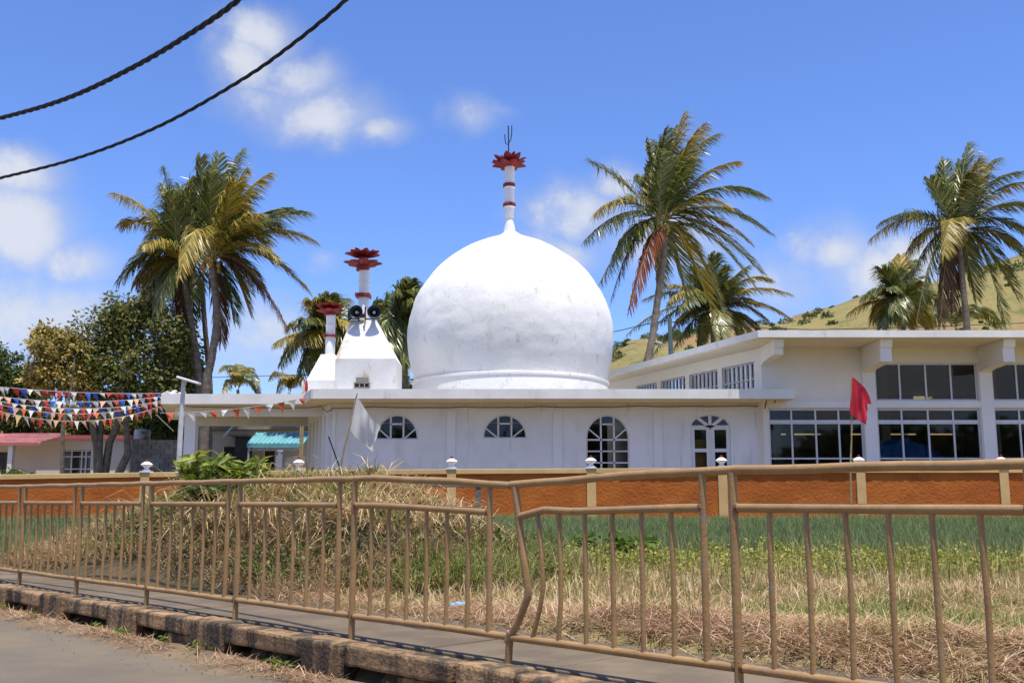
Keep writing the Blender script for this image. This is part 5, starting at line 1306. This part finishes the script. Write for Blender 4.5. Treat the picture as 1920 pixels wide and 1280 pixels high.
tree('dark bushy tree at the left edge above the bunting', (10, 890), 52, [[(10, 800), (5, 720)]], [(5, 690, 45, 45), (40, 720, 40, 40), (-30, 700, 50, 60), (20, 770, 70, 45)], 'leaf_dark', 10000, .24, .16)
tree('mottled green tree behind the house, below the bunting', (90, 890), 61, [[(90, 830), (95, 780)]], [(60, 790, 70, 34), (130, 790, 60, 36), (190, 800, 50, 34), (240, 790, 50, 40), (290, 800, 40, 40)], 'leaf_olive', 11000, .34, .16)
tree('shady dark tree low behind the block wall', (300, 890), 55, [[(300, 830), (302, 790)]], [(295, 790, 48, 40), (330, 790, 40, 44), (270, 810, 40, 26)], 'leaf_dark', 9000, .26, .14)
tree('round dark tree far off beyond the dome base', (745, 890), 110, [[(745, 800), (748, 740)]], [(745, 728, 42, 14), (775, 725, 30, 14), (705, 733, 30, 10)], 'leaf_dark', 2500, .5, .2)
# a dense understorey along the far boundary, read as one mass
n = 26000; xx = nr.uniform(-34, 22, n); yy = nr.uniform(64, 72, n); hh = 2.2 + .9 * vnoise(xx, yy, 4, 1) + nr.random(n) * .5
Pz = np.stack([xx, yy, GZ + nr.random(n) ** .6 * hh], 1)
tag(leaves('hedgerow', Pz, nr.uniform(.3, .6, n), nr.uniform(.18, .32, n), 'leaf_dark'), 'dark green thicket closing the yard behind the houses', 'thicket', kind='stuff')

def bush(label, foot, Y, r, h, n, leafm, ls, name='bush', group='small bushes behind the boundary wall'):
    f = at(*foot, Y); f.z = GZ; t_ = thing(name, f, label, 'bush', group)
    st = MB(); 
    for i in range(7):
        a = rng.uniform(0, 6.28); st.tube([f, f + Vector((math.cos(a) * r * .4, math.sin(a) * r * .3, h * .5)), f + Vector((math.cos(a) * r * .7, math.sin(a) * r * .6, h * .85))], [.03, .02, .008], 5)
    st.build('stems', 'bark', t_)
    u = unit(nr.normal(size=(n, 3))); P = np.array(f) + np.array([0, 0, h * .55]) + u * np.array([r, r * .8, h * .5]) * nr.uniform(.35, 1, (n, 1)) ** .6
    leaves('foliage', P, nr.uniform(.7, 1.3, n) * ls, nr.uniform(.4, .6, n) * ls, leafm, None, None, t_)
bush('leafy green bush at the far left behind the wall coping', (20, 890), 30.5, .95, 1.55, 1600, 'leaf_fresh', .13)
bush('small green bush before the curtained window of the white house', (103, 890), 38, .6, 1.25, 900, 'leaf_dark', .13)
bush('dark bush round the foot of the big olive tree', (232, 890), 42.5, 1.1, 1.35, 1800, 'leaf_dark', .15)
bush('dark bush at the foot of the grey block wall', (305, 890), 44, .9, 1.0, 1200, 'leaf_dark', .14)
bush('yellow-green bush in the yard under the awning', (492, 890), 46, .5, 1.2, 600, 'leaf_yellow', .12)
bush('dark bush behind the yard wall at the right end of the awning', (560, 890), 47.5, .5, 2.2, 700, 'leaf_dark', .14)

# ================================================================== MOUND OF CUT GRASS, FIELD AND VERGE
mx_ = np.arange(-9.5, 3.01, .11); my_ = np.arange(7.5, 19.01, .11)
def mz(X, Y): h = mound_h(X, Y); return np.where(h > .015, ground_z(X, Y) + h, ground_z(X, Y) - .06)
tag(sheet('earth_mound', mx_, my_, mz, 'mound_soil'), kind='structure')
def rand_sn(n, s0, s1, n0, n1):
    s = nr.uniform(s0, s1, n); q = nr.uniform(n0, n1, n); return UX * s + NX * (q + N0), UY * s + NY * (q + N0)
def mound_pts(n):
    x, y = rand_sn(n * 2, -17, -7, 1.2, 7); h = mound_h(x, y); k = (h > .04); x, y, h = x[k][:n], y[k][:n], h[k][:n]
    return x, y, h
def pos(x, y, dz=0): return np.stack([x, y, ground_z(x, y) + mound_h(x, y) + dz], 1)
def down_az(x, y):
    e = .08; gx = mound_h(x + e, y) - mound_h(x - e, y); gy = mound_h(x, y + e) - mound_h(x, y - e); return np.arctan2(-gy, -gx)
px_of = lambda x, y: 960 + F * x / y
# what grows where on the mound: s runs from its left end (-16) to its right end (-8.5)
def gauss(u, c, w): return np.exp(-((u - c) / w) ** 2)
def pick(n, wfun):
    x, y, h = mound_pts(n); s_, n_ = sn(x, y); k = nr.random(len(x)) < np.clip(wfun(x, y, h, s_, n_), 0, 1); return x[k], y[k], h[k]
x, y, h = pick(90000, lambda x, y, h, s_, n_: (.45 + .55 * sstep(.35, .8, h)) * np.where((s_ > -14.2) & (s_ < -12.2), .45, .9) * (vnoise(x, y, .4, 7) > -.25)); n = len(x)
tag(grass('dry_grass', pos(x, y, nr.uniform(-.02, .10, n)), nr.uniform(.12, .42, n), nr.uniform(.004, .009, n), nr.uniform(.6, 1.75, n), nr.uniform(.1, 1.0, n), 'straw', np.clip(nr.normal(.5, .25, n), 0, 1), down_az(x, y) + nr.normal(0, 1.2, n)),
    'tangled dry straw covering the mound behind the railing', 'dry grass', kind='stuff')
x, y, h = pick(14000, lambda x, y, h, s_, n_: sstep(.3, .75, h) * (.2 + .8 * gauss(s_, -9.6, 1.5) + .5 * gauss(s_, -11.2, .8)) * (vnoise(x, y, .6, 4) > -.2)); n = len(x)
tag(grass('straw_wisps', pos(x, y, nr.uniform(.0, .14, n)), nr.uniform(.3, .8, n), nr.uniform(.008, .016, n), nr.uniform(.6, 1.6, n), nr.uniform(.3, 1.3, n), 'straw', np.clip(nr.normal(.72, .2, n), 0, 1), down_az(x, y) + nr.normal(0, .8, n)),
    'long pale dry grass leaves hanging down the mound', 'dry grass', kind='stuff')
x, y, h = pick(26000, lambda x, y, h, s_, n_: .3 + .7 * gauss(s_, -10.9, 1.3) * (h < .7)); n = len(x)
tag(grass('dead_stalks', pos(x, y, nr.uniform(0, .06, n)), nr.uniform(.15, .5, n), nr.uniform(.005, .010, n), nr.uniform(.5, 1.7, n), nr.uniform(-.3, .9, n), 'dead_stalk'), 'dark dead stalks matted low in the mound', 'dry grass', kind='stuff')
x, y, h = pick(60000, lambda x, y, h, s_, n_: (h < .5) * (.35 + .7 * sstep(-13.4, -15, s_) + .5 * gauss(s_, -12.6, .8))); n = len(x)
tag(grass('brown_grass', pos(x, y), nr.uniform(.08, .3, n), nr.uniform(.004, .008, n), nr.uniform(.2, 1.5, n), nr.uniform(0, .9, n), 'straw_red'), 'short reddish-brown grass round the foot of the mound', 'dry grass', kind='stuff')
# green grass: right flank, crest, left shoulder
x, y, h = pick(90000, lambda x, y, h, s_, n_: np.maximum(.8 * sstep(-9.2, -8.3, s_ + .3 * (n_ - 3)), .55 * sstep(.7, 1.0, h) * (vnoise(x, y, .5, 3) > -.1)) + .25 * gauss(s_, -13.2, 1.0) * (vnoise(x, y, .6, 13) > -.1) + .04); n = len(x)
tag(grass('long_grass', pos(x, y), nr.uniform(.12, .42, n), nr.uniform(.005, .012, n), nr.uniform(.1, .9, n), nr.uniform(.3, 1.4, n), 'grass_green'), 'long green grass growing over the mound', 'grass', kind='stuff')
x, y, h = pick(70000, lambda x, y, h, s_, n_: .65 * gauss(s_, -13.0, .8) * sstep(.2, .5, h) + .35 * (vnoise(x, y, .45, 9) > .1) * (h < .75) * gauss(s_, -9.8, 1.4) + .05); n = len(x)
tag(leaves('creeping_weeds', pos(x, y, nr.uniform(.02, .20, n)), nr.uniform(.05, .12, n), nr.uniform(.02, .05, n), 'leaf_weedgreen', None, np.clip(nr.normal(.45, .25, n), 0, 1)), 'leafy green weeds creeping over the mound', 'weeds', kind='stuff')

# leafy shrubs growing from the mound
def shrub(label, px, py_top, Y, spread, nst, leafm, ll, name='leafy_shrub', lw=.26, droop=.5, nl=26, vm=.45):
    b = at(px, 950, Y); bz = float(ground_z(b.x, Y) + mound_h(b.x, Y)) - .05; topz = zat(py_top, Y); t_ = thing(name, (b.x, Y, bz), label, 'shrub', 'shrubs on the mound')
    st = MB(); P, T, v = [], [], []
    for i in range(nst):
        a = rng.uniform(0, 6.28); r_ = spread * math.sqrt(rng.random()); e = Vector((b.x + math.cos(a) * r_, Y + math.sin(a) * r_ * .8, bz + (topz - bz) * rng.uniform(.6, 1) * (1 - .2 * r_ / spread)))
        m_ = Vector((b.x + math.cos(a) * r_ * .5, Y + math.sin(a) * r_ * .4, bz + (e.z - bz) * .55)); st.tube([(b.x, Y, bz), m_, e], [.022, .014, .006], 5)
        for q in range(nl):
            u = 1 - rng.random() ** 1.7 * .75; p = Vector((b.x, Y, bz)).lerp(m_, u * 2) if u < .5 else m_.lerp(e, u * 2 - 1)
            aa = rng.uniform(0, 6.28); d = Vector((math.cos(aa), math.sin(aa), rng.uniform(-droop, .75))).normalized(); P.append(p); T.append(d); v.append(min(1, max(0, rng.gauss(vm, .22) + .35 * (u - .7))))
    st.build('stems', 'bark', t_)
    n = len(P); leaves('foliage', np.array(P), nr.uniform(.7, 1.25, n) * ll, nr.uniform(.75, 1.2, n) * ll * lw, leafm, np.array(T), np.array(v), t_)
shrub('bright leafy shrub on the mound in front of the porch pillar', 385, 838, 14.2, .40, 22, 'leaf_fresh', .25, nl=30, vm=.72)
shrub('bright leafy shrub on the mound right of the taller shrub', 452, 850, 14.3, .36, 18, 'leaf_fresh', .23, nl=28, vm=.72)
shrub('green leafy shrub hanging low on the mound face under the bright shrubs', 400, 900, 13.4, .5, 22, 'leaf_dark', .2, nl=30)
shrub('purplish small-leaved shrub on the mound crest by the white flag', 668, 872, 14.6, .30, 11, 'leaf_purple', .075, lw=.5)
shrub('low green weed clump on the crest right of the purplish shrub', 625, 880, 14.4, .3, 9, 'leaf_fresh', .11)
# tall grass tufts round the shrubs
x = nr.uniform(at(330, 900, 14).x, at(720, 900, 14).x, 1500); y = nr.uniform(13.2, 15.2, 1500)
tag(grass('crest_grass', pos(x, y), nr.uniform(.15, .46, 1500), nr.uniform(.008, .016, 1500), nr.uniform(.05, .6, 1500), nr.uniform(.1, .9, 1500), 'grass_green'), 'long arching grass blades along the mound crest', 'grass', kind='stuff')

# onion field: dark blue-green rows
n = 190000; x = nr.uniform(-19, 19, n); y = 14 + 13.75 * nr.random(n) ** 1.05
edge = 14.6 + .7 * vnoise(x, 0, 1.5, 2) + np.where(x < -2, 1.5, 0)
pxx = px_of(x, y); keep = (y > edge) & (np.abs(x) < y * .53) & (mound_h(x, y) < .1) & ~((pxx > 300) & (pxx < 820) & (y < 20)); x, y = x[keep], y[keep]; n = len(x)
row = np.round(y / .22) * .22; y = row + nr.normal(0, .035, n)
L = nr.uniform(.22, .40, n) * (1 + .15 * vnoise(x, y, 2, 5))
v = np.clip(nr.normal(.42, .18, n) + .35 * sstep(24.5, 27.5, y) + .12 * vnoise(x, y, 1.6, 1), 0, 1)
tag(grass('onion_field', pos(x, y, -.02), L, nr.uniform(.008, .015, n), nr.uniform(.02, .38, n), nr.uniform(0, .7, n), 'onion', v), 'blue-green onion crop in a strip before the orange wall', 'crop', kind='stuff')
# leafy weeds between crop and stubble
def band_pts(n, y0, y1, x0=-.5, x1=9.5):
    x = nr.uniform(x0, x1, n); y = nr.uniform(y0, y1, n); k = (np.abs(x) < y * .54) & (mound_h(x, y) < .05) & (sn(x, y)[1] > 1.75); return x[k], y[k]
x, y = band_pts(60000, 11.6, 15.2); k = vnoise(x, y, .45, 6) + .9 * np.exp(-((y - 13.6) / 1.0) ** 2) + nr.uniform(-.7, .7, len(x)) > .75; x, y = x[k], y[k]; n = len(x)
hgt = np.clip(.20 + .18 * vnoise(x, y, .35, 1), .05, .5)
v = np.clip(nr.normal(.5, .25, n) + .25 * vnoise(x, y, .9, 4), 0, 1)
tag(leaves('weed_patch', pos(x, y, nr.random(n) * hgt), nr.uniform(.03, .085, n), nr.uniform(.016, .045, n), 'leaf_weed', None, v), 'low leafy yellow-green weeds along the edge of the crop', 'weeds', kind='stuff')
x, y = band_pts(9000, 10.6, 15); k = vnoise(x, y, .5, 31) + nr.uniform(-.5, .5, len(x)) > .15; x, y = x[k], y[k]; n = len(x)
tag(grass('weed_stems', pos(x, y), nr.uniform(.15, .5, n), nr.uniform(.006, .01, n), nr.uniform(0, .4, n), nr.uniform(0, .5, n), 'grass_mix'), 'thin upright seeding stems among the weeds', 'weeds', kind='stuff')
# big-leaved plants (three clumps) at the field edge
for (px, py, r_, lab) in ((1060, 1052, .42, 'dark green broad-leaved plant at the edge of the crop by the buckled post'), (1130, 1052, .35, 'broad-leaved green plant second along the crop edge'), (1195, 1056, .30, 'smaller broad-leaved green plant third along the crop edge')):
    g_ = gp(px, py, .12); Y_ = g_.y; bz = float(ground_z(g_.x, Y_)); t_ = thing('broad_leaf_plant', (g_.x, Y_, bz), lab, 'plant', 'broad-leaved plants at the crop edge')
    n = 90; a = nr.uniform(0, 6.28, n); rr = nr.random(n) ** .5 * r_; P = np.stack([g_.x + np.cos(a) * rr * .7, Y_ + np.sin(a) * rr * .7, bz + nr.uniform(.04, .38, n)], 1)
    T = unit(np.stack([np.cos(a), np.sin(a), nr.uniform(-.3, .6, n)], 1)); leaves('foliage', P, nr.uniform(.12, .22, n), nr.uniform(.08, .15, n), 'leaf_fresh', T, nr.uniform(.1, .6, n), t_)
    s_ = MB(); 
    for q in range(8): s_.tube([(g_.x, Y_, bz - .02), tuple(P[q])], .008, 5)
    s_.build('stems', 'grass_green' if False else 'rachis', t_)
# standing stubble
x, y = band_pts(17000, 7.8, 12.6, -1., 7.5); k = nr.random(len(x)) < np.clip(.04 + .9 * np.exp(-((y - 10.9) / 1.2) ** 2) * (vnoise(x, y, .33, 8) > .05), 0, 1); x, y = x[k], y[k]; n = len(x)
tag(grass('stubble', pos(x, y), nr.uniform(.07, .24, n), nr.uniform(.006, .012, n), nr.uniform(.05, .75, n), nr.uniform(0, .6, n), 'straw', np.clip(nr.normal(.8, .2, n), 0, 1)), 'pale standing stubble in the cut strip', 'stubble', kind='stuff')
# lying straw, thicker on the heaps by the footpath
x, y = rand_sn(200000, -9.5, -.2, 1.05, 8.5); s_, n_ = sn(x, y)
heap = ground_z(x, y) - .3 * sstep(6, 26, y)
d = .05 + 1.0 * np.clip(heap, 0, .3) / .13 * (.55 + .45 * vnoise(x, y, .5, 21)) + .6 * np.exp(-((n_ - 1.7) / .8) ** 2) * (vnoise(x, y, .9, 41) > -.5) + .08 * np.exp(-((n_ - 5) / 1.6) ** 2) - .9 * np.exp(-(((s_ + 3.0) / 1.4) ** 2 + ((n_ - 3.5) / .8) ** 2))
k = (nr.random(len(x)) < d) & (np.abs(x) < y * .56) & (mound_h(x, y) < .05) & (y < 13); x, y = x[k], y[k]; n = len(x)
red = vnoise(x, y, .7, 2) + nr.uniform(-.6, .6, n) > .1
for nm, kk, mm, lab in (('cut_straw', ~red, 'straw', 'pale cut straw strewn over the ground behind the footpath'), ('brown_straw', red, 'straw_red', 'reddish-brown cut straw heaped beside the footpath')):
    xx, yy = x[kk], y[kk]; n = len(xx)
    tag(grass(nm, pos(xx, yy, nr.uniform(0, .05, n)), nr.uniform(.08, .38, n), nr.uniform(.0035, .0075, n), nr.uniform(1.1, 1.65, n), nr.uniform(-.1, .5, n), mm), lab, 'straw', kind='stuff')
# short green growth on the bare soil
x, y = rand_sn(90000, -10, 0, 1.7, 9); s_, n_ = sn(x, y); w = vnoise(x, y, .6, 12) + 1.0 * np.exp(-(((s_ + 3.0) / 1.6) ** 2 + ((n_ - 3.6) / .9) ** 2)) + .6 * np.exp(-(((s_ + 8.3) / 1.4) ** 2 + ((n_ - 3) / 1.4) ** 2))
k = (w + nr.uniform(-.5, .5, len(x)) > .25) & (np.abs(x) < y * .56) & (mound_h(x, y) < .3) & (y < 14); x, y = x[k], y[k]; n = len(x)
tag(grass('short_grass', pos(x, y), nr.uniform(.03, .14, n), nr.uniform(.004, .009, n), nr.uniform(.1, .9, n), nr.uniform(0, .8, n), 'grass_green'), 'short green grass sprouting in the cut field', 'grass', kind='stuff')
x, y = band_pts(60000, 8.2, 12.8, -1.2, 7.6); k = vnoise(x, y, .8, 15) + nr.uniform(-.7, .7, len(x)) > .0; x, y = x[k], y[k]; n = len(x)
tag(grass('thin_grass', pos(x, y), nr.uniform(.03, .12, n), nr.uniform(.004, .008, n), nr.uniform(.5, 1.5, n), nr.uniform(0, .8, n), 'grass_mix'), 'thin yellow-green grass over the middle of the cut field', 'grass', kind='stuff')
# litter of dry grass and small weeds along the gutter
n = 9000; s_ = nr.uniform(-20, 1, n); q = -.26 - np.abs(nr.normal(0, .11, n)); k = vnoise(s_, 0, .5, 3) + nr.uniform(-.5, .7, n) > .1; s_, q = s_[k], q[k]; n = len(s_)
P = np.stack([UX * s_ + NX * (q + N0), UY * s_ + NY * (q + N0), np.full(n, -.24) + nr.uniform(-.01, .03, n)], 1)
tag(grass('gutter_straw', P, nr.uniform(.05, .24, n), nr.uniform(.003, .007, n), nr.uniform(1.0, 1.65, n), nr.uniform(-.2, .5, n), 'straw_red'), 'dry grass litter caught along the foot of the kerb', 'dry grass', kind='stuff')
cs = nr.uniform(-18, 0, 16); P = []; T = []
for c_ in cs:
    for i in range(26):
        a = rng.uniform(0, 6.28); b_ = rp(c_ + rng.gauss(0, .05), -.31 + rng.gauss(0, .03), -.235 + rng.uniform(0, .07)); P.append(tuple(b_)); T.append((math.cos(a), math.sin(a), rng.uniform(.1, .9)))
n = len(P); tag(leaves('gutter_weeds', np.array(P), nr.uniform(.03, .08, n), nr.uniform(.012, .025, n), 'leaf_fresh', unit(np.array(T))), 'little green weeds sprouting along the kerb foot', 'weeds', kind='stuff')
# small rubbish
g_ = gp(857, 1142, .03); o = MB().add([(g_.x - .07, g_.y, g_.z + .03), (g_.x + .06, g_.y + .02, g_.z + .04), (g_.x + .08, g_.y + .07, g_.z + .06), (g_.x, g_.y + .06, g_.z + .065), (g_.x - .06, g_.y + .06, g_.z + .05)], [(0, 1, 2, 3), (0, 3, 4)]).build('plastic_wrapper', 'blue_plastic'); rebase(o, g_); tag(o, 'scrap of blue plastic wrapper lying in the straw', 'litter')
for (px, py, lab) in ((265, 1188, 'white paper scrap in the gutter straw'),):
    g_ = gp(px, py, -.22); o = MB().add([(g_.x - .03, g_.y, g_.z), (g_.x + .03, g_.y - .01, g_.z + .01), (g_.x + .02, g_.y + .04, g_.z + .03), (g_.x - .03, g_.y + .03, g_.z + .01)], [(0, 1, 2), (0, 2, 3)]).build('paper_scrap', 'paper'); rebase(o, g_); tag(o, lab, 'litter')
for i, (px, py, r_) in enumerate(((450, 1108, .10), (495, 1106, .13))):
    g_ = gp(px, py, .03); mb = MB(); r_ *= .75
    for (z, f_) in ((-.5, .75), (-.1, 1.), (.35, .85), (.65, .45)):
        for q in range(9): a_ = q * .698; jr = r_ * f_ * rng.uniform(.75, 1.2); mb.v.append((g_.x + math.cos(a_) * jr * 1.4, g_.y + math.sin(a_) * jr, g_.z + z * r_ + rng.uniform(-.1, .1) * r_))
    for L_ in range(3):
        for q in range(9): q2 = (q + 1) % 9; mb.f.append((L_ * 9 + q, L_ * 9 + q2, L_ * 9 + 9 + q2, L_ * 9 + 9 + q))
    mb.f.append(tuple(range(27, 36)))
    o = mb.build('stone', 'stone_dark', None, True); rebase(o, g_); tag(o, ('smaller left' if i == 0 else 'larger right') + ' of two dark stones at the foot of the mound', 'stone', 'stones by the footpath')

# unseen tree belt added behind the camera to darken the panes' reflections
n = 16000; xx = nr.uniform(-45, 45, n); yy = -22 - 4 * nr.random(n); hh = 7 + 2.5 * vnoise(xx, 0, 6, 3)
tag(leaves('reflection_trees', np.stack([xx, yy, -.4 + nr.random(n) * hh], 1), nr.uniform(.8, 1.4, n), nr.uniform(.5, .9, n), 'leaf_dark'), 'unseen dark tree belt added behind the viewer for the panes to mirror', 'trees', kind='stuff')

n = 900; s_ = nr.uniform(-20, 1, n); q = -.28 - np.abs(nr.normal(0, .28, n)); r_ = nr.uniform(.003, .009, n) * np.where(nr.random(n) < .05, 1.8, 1)
C = np.stack([UX * s_ + NX * (q + N0), UY * s_ + NY * (q + N0), -.252 + r_ * .3 + .012 * sstep(-.5, -.3, q)], 1)
octa = np.array([[1, 0, 0], [0, 1, 0], [-1, 0, 0], [0, -1, 0], [0, 0, .7], [0, 0, -.7]]); V = (C[:, None] + octa[None] * r_[:, None, None] * nr.uniform(.7, 1.3, (n, 6, 1))).reshape(-1, 3)
tri = np.array([0, 1, 4, 1, 2, 4, 2, 3, 4, 3, 0, 4, 1, 0, 5, 2, 1, 5, 3, 2, 5, 0, 3, 5]); lo = ((np.arange(n) * 6)[:, None] + tri).ravel()
tag(np_mesh('loose_gravel', V, lo, np.full(n * 8, 3), 'gravel'), 'loose grit and small stones along the road edge', 'gravel', kind='stuff')
# plain ochre board added inside the glazed door
bxx = W4[1]; o = MB().box(bxx - .52, bxx - .08, FY + .35, FY + .38, GZ + .9, zat(822, FY)).build('ochre_board', 'yellow_paint', None, bevel=.005)
rebase(o, (bxx - .3, FY + .36, GZ + .9)); tag(o, 'plain ochre board standing behind the left leaf of the glazed door', 'board')
